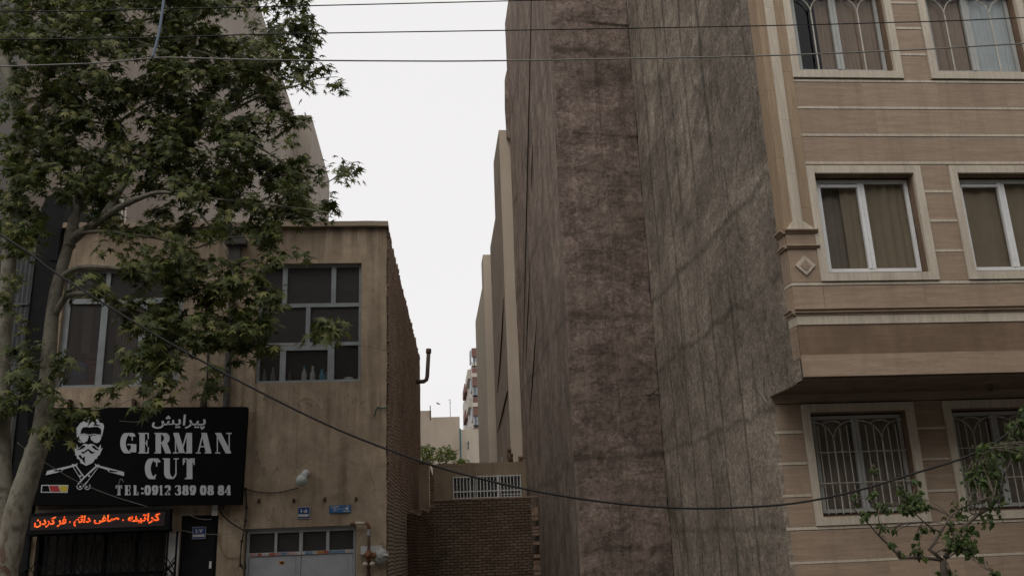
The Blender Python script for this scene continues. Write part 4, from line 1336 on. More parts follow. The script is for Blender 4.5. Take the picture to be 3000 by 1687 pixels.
# ================================================================== tall block on the left
def tall_block():
    t = thing('apartment_block', 'tall blank beige apartment block behind the tree, stepping down towards the back', 'apartment block', (-8.24, 17.2, 0))
    X, Y0 = -8.24, 17.2
    b = MB()
    Y1, H = 52.0, 28.3
    b.quad((X, Y0, 0), (X, Y1, 0), (X, Y1, H), (X, Y0, H))
    b.quad((X, Y1, 0), (X - 12, Y1, 0), (X - 12, Y1, H), (X, Y1, H))
    b.quad((X, Y0, H), (X, Y1, H), (X - 12, Y1, H), (X - 12, Y0, H))
    b.build('side_wall', MT['beige_tall'], t)
    b = MB()
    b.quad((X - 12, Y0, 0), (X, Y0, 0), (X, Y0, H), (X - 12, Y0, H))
    b.build('front_wall', MT['tall_front_shaded'], t)
    b = MB()
    za = at(783, 290, Y1)
    b.box(-21, za.x, Y1 + 0.02, 62.5, 0, za.z)
    b.build('rear_wing', MT['beige_tall'], t)
    # low annex beside the barber shop: corrugated cladding and a rounded black fascia
    t = thing('annex', 'low dark annex with corrugated cladding and a rounded black fascia, left of the plaster house', 'annex', (-7.6, 16.95, 0))
    b = MB()
    n = 44
    x0, x1 = -9.2, -7.41
    for i in range(n):
        xa, xc = x0 + (x1 - x0) * i / n, x0 + (x1 - x0) * (i + 1) / n
        ya = 16.86 - 0.03 * (i % 2)
        yc = 16.86 - 0.03 * ((i + 1) % 2)
        b.quad((xa, ya, 0), (xc, yc, 0), (xc, yc, 7.45), (xa, ya, 7.45))
    b.box(x0, x1, 16.80, 16.88, 5.18, 5.25)
    b.box(x0, x1, 16.81, 16.88, 6.42, 6.45)
    b.build('corrugated_cladding', MT['corr'], t, fix=False)
    b = MB()
    xl, xr, zt = -7.42, -6.985, 8.7
    prof = [(xl, 0.0)] + [(xl + 0.3 - 0.3 * math.cos(R(a)), zt - 0.45 + 0.45 * math.sin(R(a))) for a in range(0, 91, 10)] + [(xr, zt), (xr, 0.0)]
    b.prism(prof, 16.9, 18.5)
    b.build('black_fascia', MT['black_panel'], t)
    b = MB()
    b.box(-7.14, -7.0, 16.88, 16.899, 7.3, 7.95)
    b.build('dark_bay', MT['black'], t)  # thin black box marking the pitch black bay on the fascia
tall_block()

# ================================================================== right building
def right_building():
    t = thing('stone_apartment', 'apartment house faced in brown travertine bands with cream marble window surrounds', 'apartment building', (6.0, 12.4, 0))
    XL, XR = 4.86, 11.6
    YF, YL = 11.2, 12.42
    rr = random.Random(4)
    wins_up = []
    for zb in (5.14, 8.205, 11.25):
        for k in range(3):
            wins_up.append((5.385 + 2.1 * k, 6.835 + 2.1 * k, zb, zb + 1.46))
    wins_lo = [(5.40 + 2.12 * k, 6.85 + 2.12 * k, 1.985, 3.44) for k in range(3)]
    # backing walls
    b = MB()
    b.wall(XL + 0.03, XR, 3.74, 14.2, YF + 0.03, YF + 0.3, wins_up)
    b.build('front_wall', MT['groove'], t)
    b = MB()
    b.wall(XL + 0.03, XR, 0.0, 3.9, YL + 0.03, YL + 0.3, wins_lo)
    b.build('ground_floor_wall', MT['groove'], t)
    stone, marble, dark, up_ = MB(), MB(), MB(), MB()

    def slabs(mb, x0, x1, z0, z1, y, lmin=0.9, lmax=1.5, proud=0.0, wins=()):
        """a course of stone slabs cut round the openings"""
        if z1 - z0 < 0.012:
            return
        x = x0
        while x < x1 - 1e-4:
            xe = min(x1, x + rr.uniform(lmin, lmax))
            if x1 - xe < 0.3:
                xe = x1
            mb.box(x, xe - 0.0015, y - proud, y + 0.028, z0, z1)
            x = xe
    SUR = 0.118
    def zone(wins, y, zlo, zhi, strips, xl, xr):
        """pier courses between the surrounds of one row of windows"""
        xs = []
        cur = xl
        for w_ in wins:
            if w_[0] - SUR > cur:
                xs.append((cur, w_[0] - SUR))
            cur = w_[1] + SUR
        xs.append((cur, xr))
        for a, c in xs:
            z = zlo
            for s0, s1 in strips + [(zhi, zhi)]:
                slabs(stone, a, c, z, s0 - 0.008, y)
                if s1 > s0:
                    slabs(marble, a, c, s0, s1, y, 0.5, 0.9, 0.006)
                z = s1
    PX = 5.28
    for (zs, first) in ((5.02, True), (8.065, False), (11.11, False)):
        ws = [w_ for w_ in wins_up if abs(w_[2] - (zs + 0.13)) < 0.1]
        zone(ws, YF, zs + 0.002, zs + 1.72, [(zs + 0.41, zs + 0.447), (zs + 0.85, zs + 0.888), (zs + 1.285, zs + 1.322)], PX, XR)
        zt = zs + 1.722
        slabs(marble, PX, XR, zt, zt + 0.04, YF, 0.6, 1.1, 0.006)
        for k in range(3):
            slabs(stone, PX, XR, zt + 0.04 + 0.43 * k, zt + 0.43 * (k + 1) - 0.009, YF)
            slabs(marble, PX, XR, zt + 0.43 * (k + 1), zt + 0.43 * (k + 1) + 0.036, YF, 0.6, 1.1, 0.006)
    # lower courses of the overhang
    slabs(stone, XL + 0.002, XR, 3.735, 4.025, YF, 1.6, 3.0, 0.012)
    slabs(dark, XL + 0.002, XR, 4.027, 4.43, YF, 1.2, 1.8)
    slabs(marble, XL + 0.002, XR, 4.432, 4.555, YF, 0.6, 1.1, 0.012)
    slabs(stone, PX + 0.01, XR, 4.65, 4.965, YF)
    slabs(stone, XL + 0.002, PX + 0.006, 4.65, 4.965, YF)
    slabs(marble, XL + 0.002, XR, 4.975, 5.015, YF, 0.6, 1.0, 0.006)
    # the return of the stone round the corner
    for z0, z1, mb in ((3.99, 4.43, stone), (4.432, 4.555, marble), (4.65, 4.965, stone), (4.975, 5.015, marble), (5.02, 5.48, stone), (5.53, 5.7, stone)):
        mb.box(XL - 0.012, XL + 0.03, YF + 0.03, YF + 0.235, z0, z1 - 0.002)
    for k in range(8):
        z0 = 5.78 + 1.05 * k
        up_.box(XL - 0.012, XL + 0.03, YF + 0.005, YF + 0.235, z0, z0 + 1.047)
    # corner pilaster above the moulded cap
    for k in range(8):
        z0 = 5.78 + 1.05 * k
        up_.box(XL, XL + 0.115, YF - 0.02, YF + 0.03, z0, z0 + 1.047)
        up_.box(XL + 0.255, PX - 0.002, YF - 0.02, YF + 0.03, z0 + 0.3, z0 + 1.347)
    up_.box(XL + 0.255, PX - 0.002, YF - 0.02, YF + 0.03, 5.78, 6.078)
    z = 5.88
    while z < 14.0:
        l = rr.uniform(0.7, 1.1)
        marble.box(XL + 0.115, XL + 0.255, YF - 0.045, YF + 0.03, z, z + l - 0.002)
        z += l
    marble.prism([(XL + 0.01, 5.765), (PX - 0.01, 5.765), (XL + 0.255, 5.88), (XL + 0.115, 5.88)], YF - 0.05, YF + 0.02)
    slabs(stone, XL + 0.002, PX, 5.54, 5.70, YF, 2, 3, 0.02)
    slabs(stone, XL + 0.002, PX, 5.02, 5.49, YF, 2, 3, 0.01)
    # diamond boss
    cx, cz, d = 5.075, 5.25, 0.14
    marble.prism([(cx, cz - d), (cx + d, cz), (cx, cz + d), (cx - d, cz)], YF - 0.035, YF - 0.009)
    d = 0.075
    stone.prism([(cx, cz - d), (cx + d, cz), (cx, cz + d), (cx - d, cz)], YF - 0.045, YF - 0.034)
    # ground floor courses
    zone(wins_lo, YL, 1.87, 3.57, [(2.27, 2.305), (2.71, 2.745), (3.145, 3.185)], XL + 0.002, XR)
    slabs(marble, XL + 0.002, XR, 1.825, 1.866, YL, 0.6, 1.1, 0.006)
    slabs(stone, XL + 0.002, XR, 3.575, 3.73, YL + 0.004, 1.5, 2.5)
    for z1 in (1.815, 1.375, 0.935, 0.495):
        slabs(stone, XL + 0.002, XR, z1 - 0.40 + (0.01 if z1 < 1.8 else 0), z1, YL)
        slabs(marble, XL + 0.002, XR, z1 - 0.44 + (0.009 if z1 < 1.8 else 0.004), z1 - 0.402, YL, 0.6, 1.1, 0.006)
    stone.build('stone_cladding', MT['trav'], t)
    up_.build('pilaster', MT['trav_v'], t)
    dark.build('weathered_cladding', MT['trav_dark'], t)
    marble.build('marble_cladding', MT['marble'], t)
    # mouldings
    b = MB()
    def mould(x0, x1, z0, prof, ret=True):
        yz = [(YF + 0.03, z0)] + [(YF - p, z0 + h) for p, h in prof] + [(YF + 0.03, z0 + prof[-1][1])]
        b.prism_x(yz, x0, x1)
        if ret:
            xz = [(XL + 0.03, z0)] + [(XL - p, z0 + h) for p, h in prof] + [(XL + 0.03, z0 + prof[-1][1])]
            b.prism(xz, YF - prof[0][0] * 0.4, YF + 0.24)
    mould(XL - 0.02, XR, 4.556, [(0.02, 0), (0.02, 0.02), (0.05, 0.035), (0.05, 0.05), (0.035, 0.052), (0.07, 0.075), (0.07, 0.09)])
    mould(XL - 0.02, PX + 0.03, 5.492, [(0.03, 0), (0.03, 0.012), (0.06, 0.03), (0.06, 0.042)])
    mould(XL - 0.02, PX + 0.03, 5.705, [(0.03, 0), (0.03, 0.015), (0.075, 0.04), (0.075, 0.055)])
    b.build('moulding', MT['trav'], t)
    # soffit of the overhang
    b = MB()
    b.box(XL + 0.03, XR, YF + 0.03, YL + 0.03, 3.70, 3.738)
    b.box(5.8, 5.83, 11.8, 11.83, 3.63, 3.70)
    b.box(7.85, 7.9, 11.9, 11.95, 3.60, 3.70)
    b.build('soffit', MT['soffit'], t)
    # grey cement side wall, displaced sheet
    b = MB()
    def sheet(y0, y1, z0, z1, ny, nz):
        for i in range(ny):
            for j in range(nz):
                q = []
                for ii, jj in ((i, j), (i + 1, j), (i + 1, j + 1), (i, j + 1)):
                    y, z = y0 + (y1 - y0) * ii / ny, z0 + (z1 - z0) * jj / nz
                    d = 0.02 * noise.noise((y * 0.7, z * 0.7, 1)) + 0.008 * noise.noise((y * 3, z * 3, 5))
                    q.append((XL - 0.004 + d, y, z))
                b.quad(*q)
    sheet(YL, 19.4, 0.0, 3.68, 70, 44)
    sheet(YF + 0.22, 19.4, 3.68, 16.4, 82, 130)
    b.quad((XL - 0.008, YF + 0.03, 3.70), (XL - 0.008, YF + 0.24, 3.70), (XL - 0.008, YF + 0.24, 3.988), (XL - 0.008, YF + 0.03, 3.988))
    b.quad((XL, YL, 3.68), (XL + 0.05, YL, 3.68), (XL + 0.05, YF + 0.2, 3.68), (XL, YF + 0.2, 3.68))
    b.quad((XL - 0.01, YL - 0.002, 0), (XL + 0.05, YL - 0.002, 0), (XL + 0.05, YL - 0.002, 3.70), (XL - 0.01, YL - 0.002, 3.70))
    b.build('side_wall', MT['grey'], t)
    b = MB()
    b.box(XL + 0.06, XR, 19.3, 19.4, 0, 16.4)
    b.box(XR, XR + 0.1, YF, 19.4, 0, 16.4)
    b.box(XL + 0.06, XR - 0.01, YF + 0.31, 19.29, 14.0, 14.2)
    b.box(XL + 0.06, XR - 0.01, 13.2, 13.25, 0.0, 13.9)
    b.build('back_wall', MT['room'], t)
    # windows
    def window(w_, y, floor, col):
        x0, x1, z0, z1 = w_
        xm = (x0 + x1) / 2 - 0.01
        fy = y + 0.13
        frm = MT['alu'] if floor == 1 else MT['alu_dim']
        b = MB()
        a = 0.05
        fx0, fx1, fz0, fz1 = x0 + 0.078, x1 - 0.03, z0 + 0.055, z1 - 0.045
        b.box(fx0, fx0 + a, fy, fy + 0.05, fz0, fz1)
        b.box(fx1 - a, fx1, fy, fy + 0.05, fz0, fz1)
        b.box(fx0 + a, fx1 - a, fy, fy + 0.05, fz1 - a, fz1)
        b.box(fx0 + a, fx1 - a, fy, fy + 0.05, fz0, fz0 + a)
        b.box(xm - 0.05, xm - 0.004, fy - 0.012, fy + 0.045, fz0 + a, fz1 - a)
        b.box(xm + 0.004, xm + 0.055, fy - 0.004, fy + 0.048, fz0 + a, fz1 - a)
        if floor == 1:
            b.box(fx0 + a, xm - 0.05, fy - 0.01, fy + 0.04, fz1 - a - 0.06, fz1 - a - 0.02)
        wn = b.build('window', frm, t)
        b = MB()
        b.quad((x0 + 0.03, fy + 0.03, z0 + 0.04), (x1 - 0.03, fy + 0.03, z0 + 0.04), (x1 - 0.03, fy + 0.03, z1 - 0.04), (x0 + 0.03, fy + 0.03, z1 - 0.04))
        b.build('pane', MT['glass'], wn, fix=False)
        b = MB()
        b.wall(x0 + 0.018, x1 - 0.018, z0 + 0.018, z1 - 0.018, fy + 0.012, fy + 0.028, [(fx0 + 0.01, fx1 - 0.01, fz0 + 0.01, fz1 - 0.01)])
        b.build('dark_gap_ring', MT['groove'], wn)  # filler ring round the frame, the gap's darkness put into its colour
        # mitred marble surround
        b = MB()
        o = 0.112
        pr = y - 0.03
        q = [(x0, z0), (x1, z0), (x1, z1), (x0, z1)]
        Q = [(x0 - o, z0 - o), (x1 + o, z0 - o), (x1 + o, z1 + o), (x0 - o, z1 + o)]
        for k in range(4):
            k2 = (k + 1) % 4
            c_ = [Vector(Q[k]), Vector(Q[k2]), Vector(q[k2]), Vector(q[k])]
            f = rr.uniform(0.35, 0.65)
            ma, mi = c_[0].lerp(c_[1], f), c_[3].lerp(c_[2], f)
            for pp in ([c_[0], ma, mi, c_[3]], [ma, c_[1], c_[2], mi]):
                b.prism([(v.x, v.y) for v in pp], pr, y + 0.028)
        b.build('surround', MT['marble'], wn)
        # reveal lining
        b = MB()
        b.box(x0, x0 + 0.018, y + 0.028, y + 0.28, z0 + 0.018, z1 - 0.018)
        b.box(x1 - 0.018, x1, y + 0.028, y + 0.28, z0 + 0.018, z1 - 0.018)
        b.box(x0, x1, y + 0.028, y + 0.28, z1 - 0.018, z1)
        b.box(x0, x1, y + 0.028, y + 0.28, z0, z0 + 0.018)
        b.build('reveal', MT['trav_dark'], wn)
        b = MB()
        cy = fy + 0.09
        if floor == 1:
            curtain_sheet(b, xm - 0.28 if col == 0 else x0 + 0.02, x1 - 0.02, z0, z1, cy, 0.012, 7 if col == 0 else 5, 1)
            if col == 0:
                curtain_sheet(b, x0 + 0.02, xm - 0.2, z0, z1, cy + 0.06, 0.012, 3, 2)  # grey sheet put in for the reflection on the left sash
        elif floor == 2:
            if col == 0:
                curtain_sheet(b, xm - 0.24, x1 - 0.02, z0, z1, cy, 0.022, 8, 0)
            else:
                curtain_sheet(b, x0 + 0.02, xm - 0.02, z0, z1, cy, 0.02, 5, 0)
                curtain_sheet(b, xm, x1 - 0.02, z0, z1, cy - 0.03, 0.018, 5, 3)
        else:
            curtain_sheet(b, x0 + 0.02, x1 - 0.02, z0, z1, cy + 0.02, 0.015, 9, 2)
        b.build('curtain', [MT['curtain_tan'], MT['curtain_olive'], MT['curtain_grey'], MT['curtain_white']], wn, fix=False)
        if floor in (0, 2):
            b = MB()
            gy = fy - 0.03
            for (h0, h1) in ((x0 + 0.03, xm - 0.03), (xm + 0.03, x1 - 0.03)):
                c = (h0 + h1) / 2
                hw = (h1 - h0) / 2
                zf = z1 - 0.40 if floor == 0 else z1 - 0.42
                za = z1 - 0.12
                r_ = 0.008
                b.tube([(c, gy, z0 + 0.04), (c, gy, zf)], 0.011, 6)
                for s in (-1, 1):
                    b.tube([(c + s * hw * (1 - math.cos(R(g))), gy, zf + (za - zf) * math.sin(R(g))) for g in range(0, 91, 9)], r_, 5)
                b.tube([(c + hw * 0.42 * math.cos(R(g)), gy - 0.004, zf + (za - zf) * 0.80 + (za - zf) * 0.2 * math.sin(R(g))) for g in range(0, 181, 15)], r_, 5)
                if floor == 0:
                    for s in (-0.66, -0.33, 0.33, 0.66):
                        b.tube([(c + s * hw, gy, z0 + 0.04), (c + s * hw, gy, zf + (za - zf) * (0.75 if abs(s) > 0.5 else 0.62))], r_, 5)
                    for zz in (z0 + 0.46, z0 + 0.89):
                        b.tube([(h0, gy - 0.01, zz), (h1, gy - 0.01, zz)], r_, 5)
            b.build('grille', MT['iron_white'], wn)
    for w_ in wins_up:
        fl = 1 if w_[2] < 6 else 2
        window(w_, YF, fl, int(round((w_[0] - 5.385) / 2.1)))
    for w_ in wins_lo:
        window(w_, YL, 0, 0)
    # hanging cable end on the side wall
    cable('slack_cable', [at(*crop(2200, 950, 3000, 1573)(x, y), yy) for x, y, yy in ((40, 10, 12.6), (62, 90, 12.6), (75, 200, 12.6), (68, 330, 12.58), (66, 400, 12.55), (95, 455, 12.36))], 0.009, MT['wire_grey'], 'slack pale cable hanging down the grey side wall by the overhang', 'cable')
right_building()

# ================================================================== brown neighbour
def brown_block():
    t = thing('brown_block', 'tall windowless block in rough brown cement beside the grey side wall', 'building', (3.0, 18.4, 0))
    xa, xb, ya, yb, H = 2.9, 4.835, 18.35, 18.6, 20.0
    b = MB()
    nx, nz = 56, 350
    def top(x, z):
        # panels of differing depth between the slab lines
        d = 0.028 * noise.noise((x * 1.1, z * 0.8, 3)) + 0.012 * noise.noise((x * 4, z * 4, 9)) + 0.006 * noise.noise((x * 11, z * 11, 2))
        if 3.27 + 0.03 * noise.noise((z * 1.3, 0, 0)) < x < 3.98 + 0.04 * noise.noise((z, 4, 0)):
            d -= 0.012
        for z0, s in ((13.62, 0.055), (10.70, 0.05)):
            zz = z0 + 0.05 * noise.noise((x * 2.3, z0, 1))
            if zz < z < zz + 1.2 and x > 3.3:
                d -= s * (0.35 + 0.65 * max(0.0, (x - 3.5) / 1.3)) * (0.75 + 0.5 * noise.noise((x * 3, 1, z0))) * (1 - (z - zz) / 1.2)
        return d
    def edge(z):
        return xb + 0.012 - 0.03 * max(0, noise.noise((z * 2.2, 8, 1))) - 0.02 * max(0, noise.noise((z * 9, 2, 1))) - 0.05 * max(0, noise.noise((z * 0.9, 4, 4)) - 0.25)
    V = []
    for j in range(nz + 1):
        z = H * j / nz
        for i in range(nx + 1):
            u = i / nx
            x = xa + (edge(z) - xa) * u
            if i == 0:
                x += 0.012 * noise.noise((z * 5, 1, 6))
            V.append((x, ya + (yb - ya) * u + top(x, z), z))
    b.add(V, [(j * (nx + 1) + i, j * (nx + 1) + i + 1, (j + 1) * (nx + 1) + i + 1, (j + 1) * (nx + 1) + i) for j in range(nz) for i in range(nx)])
    for j in range(nz):       # ragged edge has thickness, dark joint behind it
        p, q = V[j * (nx + 1) + nx], V[(j + 1) * (nx + 1) + nx]
        b.quad(p, q, (q[0] - 0.02, q[1] + 0.4, q[2]), (p[0] - 0.02, p[1] + 0.4, p[2]))
    b.build('front_wall', MT['brown'], t, fix=False)
    b = MB()
    n, m = 90, 160
    for i in range(n):
        for j in range(m):
            q = []
            for ii, jj in ((i, j), (i, j + 1), (i + 1, j + 1), (i + 1, j)):
                y, z = 18.36 + (28.55 - 18.36) * ii / n, H * jj / m
                q.append((xa + (0.035 * noise.noise((y * 0.5, z * 0.35, 8)) + 0.012 * noise.noise((y * 2, z * 2.2, 3))) * (1 if ii else 0), y, z))
            b.quad(*q)
    b.quad((xa, 28.55, 0), (xa + 6, 28.55, 0), (xa + 6, 28.55, H), (xa, 28.55, H))
    b.quad((xa, 18.4, H), (xa, 28.55, H), (xa + 6, 28.55, H), (xa + 6, 18.6, H))
    b.build('side_wall', MT['brown_side'], t)
    b = MB()
    b.prism([(2.95, 15.3), (2.79, 15.4), (2.765, 16.6), (2.80, 17.7), (2.95, 18.3)], 28.3, 28.54)
    b.build('shaft', MT['brown_side'], t)
    # long shrinkage cracks and proud battens on the side
    b = MB()
    for (y0, z0, y1, z1) in ((20.2, 17.0, 27.2, 6.9), (24.0, 9.4, 26.3, 7.0), (23.0, 7.6, 26.0, 5.2), (22.2, 12.3, 22.9, 11.2)):
        p, q = Vector((xa - 0.03, y0, z0)), Vector((xa - 0.03, y1, z1))
        pts = [p.lerp(q, k / 12) + Vector((0, 0.03 * noise.noise((k, z0, 0)), 0)) for k in range(13)]
        b.tube(pts, [0.004 + 0.016 * math.sin(math.pi * k / 12) for k in range(13)], 5)
    b.build('crack', MT['groove'], t)
    b = MB()
    p = [at(*crop(1600, 1120, 2400, 2044)(x, y), 18.5) for x, y in ((742, 92), (775, 100), (800, 80), (820, 60), (850, 40))]
    b.tube(p, [0.012, 0.03, 0.018, 0.012, 0.014], 5)
    p = [at(*crop(1600, 1120, 2400, 2044)(x, y), 18.5) for x, y in ((800, 85), (830, 92), (855, 96))]
    b.tube(p, [0.012, 0.016, 0.02], 5)
    b.build('ledge_crack', MT['groove'], t)
brown_block()

# ================================================================== buildings down the gap
def far_buildings():
    # C: beige end wall, brown streaked flank
    t = thing('narrow_block', 'tall block with narrow beige end wall and streaked brown flank behind the brown block', 'building', (3.0, 28.6, 0))
    b = MB()
    b.quad((2.53, 28.6, 0), (8, 28.6, 0), (8, 28.6, 15.8), (2.53, 28.6, 15.8))
    b.quad((2.53, 28.6, 15.8), (8, 28.6, 15.8), (8, 31.4, 15.8), (2.53, 31.4, 15.8))
    b.build('end_wall', MT['beige'], t, fix=False)
    b = MB()
    b.add([(2.53, 28.6, 0), (2.53, 28.6, 15.8), (2.53, 31.4, 15.75), (2.53, 31.5, 13.6), (2.53, 34.6, 13.5), (2.53, 34.6, 0)], [tuple(range(6))])
    b.quad((2.53, 34.6, 0), (2.53, 34.6, 13.5), (8, 34.6, 13.5), (8, 34.6, 0))
    b.build('flank', MT['brown_far'], t)
    b = MB()
    b.tube([(2.51, 29.0, 9.8), (2.51, 30.0, 8.9), (2.51, 31.5, 8.0), (2.51, 33.2, 7.3)], [0.01, 0.03, 0.03, 0.01], 5)
    b.tube([(2.51, 28.8, 6.6), (2.51, 31.4, 6.2), (2.51, 33.8, 5.9)], [0.02, 0.03, 0.01], 5)
    b.build('crack', MT['groove'], t)
    # E: pale building
    t = thing('pale_block', 'pale beige block with a plain curved looking flank, seen down the gap', 'building', (3.0, 36.0, 0))
    b = MB()
    Y = 36.0
    a, c = at(1416 / S, 746 / S, Y), at(1432 / S, 1351 / S, Y)
    x0, zt = (a.x + c.x) / 2, a.z
    b.quad((x0, Y, 0), (9, Y, 0), (9, Y, zt), (x0, Y, zt))
    b.build('end_wall', MT['beige'], t)
    b = MB()
    y1 = 36.9
    pts = [(x0, Y, 0), (x0, Y, zt), (x0 - 0.02, y1, zt - 0.1), (x0 - 0.02, y1, zt - 1.2), (x0 - 0.06, 42.3, zt - 1.35), (x0 - 0.06, 42.3, 0)]
    b.add(pts, [tuple(range(6))])
    b.quad((x0, Y, zt), (x0, y1, zt), (9, y1, zt), (9, Y, zt))
    b.quad((x0 - 0.06, 42.3, 0), (x0 - 0.06, 42.3, zt - 1.35), (9, 42.3, zt - 1.35), (9, 42.3, 0))
    b.build('flank', MT['beige_lit'], t)
    # F: red and white building far away
    t = thing('balcony_block', 'distant white block with red brick panels and bay windows stacked floor by floor', 'apartment building', (4.3, 85.0, 0))
    Y = 85.0
    xa, xb, zt = 4.08, 7.0, 19.0
    b = MB()
    b.box(xa + 0.02, xb, Y + 0.3, 112, 0, zt)
    b.box(xa - 0.02, xb, Y, Y + 0.3, 17.4, zt)
    b.build('wall', MT['off_white'], t)
    per = 2.84
    for k in range(-2, 3):
        zb = 12.78 + per * k - 0.55
        if zb < 0.5:
            continue
        q = MB()
        q.box(xa, xb, Y - 0.05, Y + 0.28, zb, zb + 0.5, 0)
        q.box(xa, xb, Y - 0.04, Y + 0.28, zb + 1.62, zb + 2.46, 0)
        q.box(xa - 0.06, xb, Y - 0.1, Y + 0.28, zb - 0.38, zb, 1)
        bay = q.build('bay_front', [MT['red_brick'], MT['off_white']], t)
        q = MB()
        q.box(xa + 0.08, xb - 0.4, Y + 0.08, Y + 0.28, zb + 0.5, zb + 1.62)
        q.build('bay_window', MT['blue_shade'], bay)
        q = MB()
        q.box(xa - 0.02, xb, Y - 0.06, Y + 0.06, zb + 0.62, zb + 0.72)
        q.box(xa + 0.2, xa + 0.24, Y - 0.06, Y + 0.06, zb + 0.5, zb + 1.6)
        q.build('railing', MT['black'], bay)
    # balconies on its left flank, seen edge on
    for k in range(-2, 3):
        zb = 12.3 + per * k
        if zb < 0.5:
            continue
        q = MB()
        q.box(xa - 0.3, xa + 0.02, 88, 94, zb, zb + 0.9, 0)
        q.box(xa - 0.3, xa + 0.02, 97, 103, zb + 0.2, zb + 1.1, 1)
        q.box(xa - 0.12, xa + 0.02, 86, 87.5, zb + 1.2, zb + 2.4, 2)
        q.build('balcony', [MT['off_white'], MT['red_brick'], MT['blue_shade']], t)
    # back houses
    Y = 60.0
    t = thing('back_house', 'blank beige house wall with a raised stair head, closing the view down the gap', 'house', (0.5, 60.0, 0))
    a, c = at(*g2(80, 415), Y), at(*g2(725, 405), Y)
    b = MB()
    b.box(-6.0, c.x + 0.03, Y, 70, 0, c.z)
    b.build('wall', MT['beige'], t)
    s = at(*g2(250, 300), Y)
    b = MB()
    b.box(-4.0, s.x, Y + 0.05, 64, c.z, s.z)
    b.build('stair_head', MT['beige'], t)
    b = MB()
    b.box(s.x - 0.09, s.x - 0.03, Y + 0.0, Y + 0.05, c.z - 0.2, at(*g2(230, 215), Y).z)
    b.build('chimney_pipe', MT['pipe_dark'], t)
    b = MB()
    b.tube([(c.x + 0.07, Y - 0.06, 0), (c.x + 0.05, Y - 0.06, c.z - 0.8)], 0.045, 8)
    b.build('drainpipe', MT['teal'], t)
    t = thing('low_back_house', 'lower beige house with two small windows beside the blank back house', 'house', (3.0, 61.0, 0))
    a = at(*g2(735, 625), 61.0)
    b = MB()
    b.box(c.x + 0.05, 9.0, 61.0, 70, 0, a.z)
    b.build('wall', MT['beige_lit'], t)
    for (u0, v0, u1, v1) in ((865, 820, 895, 945), (872, 1135, 905, 1195)):
        p, q = at(*g2(u0, v0), 60.96), at(*g2(u1, v1), 60.96)
        b = MB()
        b.box(p.x, q.x, 60.93, 61.0, q.z, p.z)
        w_ = b.build('window', MT['alu_dim'], t)
        b = MB()
        zm = p.z + (q.z - p.z) * 0.62
        b.box(p.x + 0.02, q.x - 0.01, 60.92, 60.935, zm, p.z - 0.03)
        b.box(p.x + 0.02, q.x - 0.01, 60.92, 60.935, q.z + 0.02, zm - 0.06)
        b.build('pane', MT['pipe_dark'], w_)
    # aerial
    b = MB()
    p, q = at(*g2(577, 412), 62.0), at(*g2(565, 120), 62.0)
    b.tube([(p.x, 62, 9.0), (q.x + 0.02, 62, q.z)], 0.022, 6)
    b.tube([(q.x - 0.09, 62, q.z - 0.02), (q.x + 0.1, 62, q.z + 0.02)], 0.014, 5)
    b.tube([(q.x - 0.02, 62, q.z - 0.24), (q.x + 0.1, 62, q.z - 0.25)], 0.012, 5)
    tag(b.build('aerial', MT['bird']), 'thin television aerial standing on the beige house roof', 'aerial')
    # bird
    p = at(*g2(366, 184), 50.0)
    b = MB()
    b.tube([(p.x - 0.10, 50, p.z + 0.0), (p.x - 0.02, 50, p.z), (p.x + 0.10, 50, p.z - 0.03), (p.x + 0.14, 50, p.z - 0.03)], [0.008, 0.03, 0.028, 0.006], 8)
    b.add([(p.x - 0.02, 50.0, p.z + 0.01), (p.x + 0.06, 50, p.z + 0.0), (p.x - 0.07, 50.2, p.z + 0.07), (p.x - 0.12, 50.3, p.z + 0.08)], [(0, 1, 2, 3)])
    b.add([(p.x - 0.02, 50.0, p.z + 0.015), (p.x + 0.06, 50, p.z + 0.005), (p.x - 0.04, 49.8, p.z + 0.05), (p.x - 0.09, 49.7, p.z + 0.05)], [(0, 1, 2, 3)])
    tag(b.build('bird', MT['bird']), 'small dark bird flying above the beige back house', 'bird')
far_buildings()

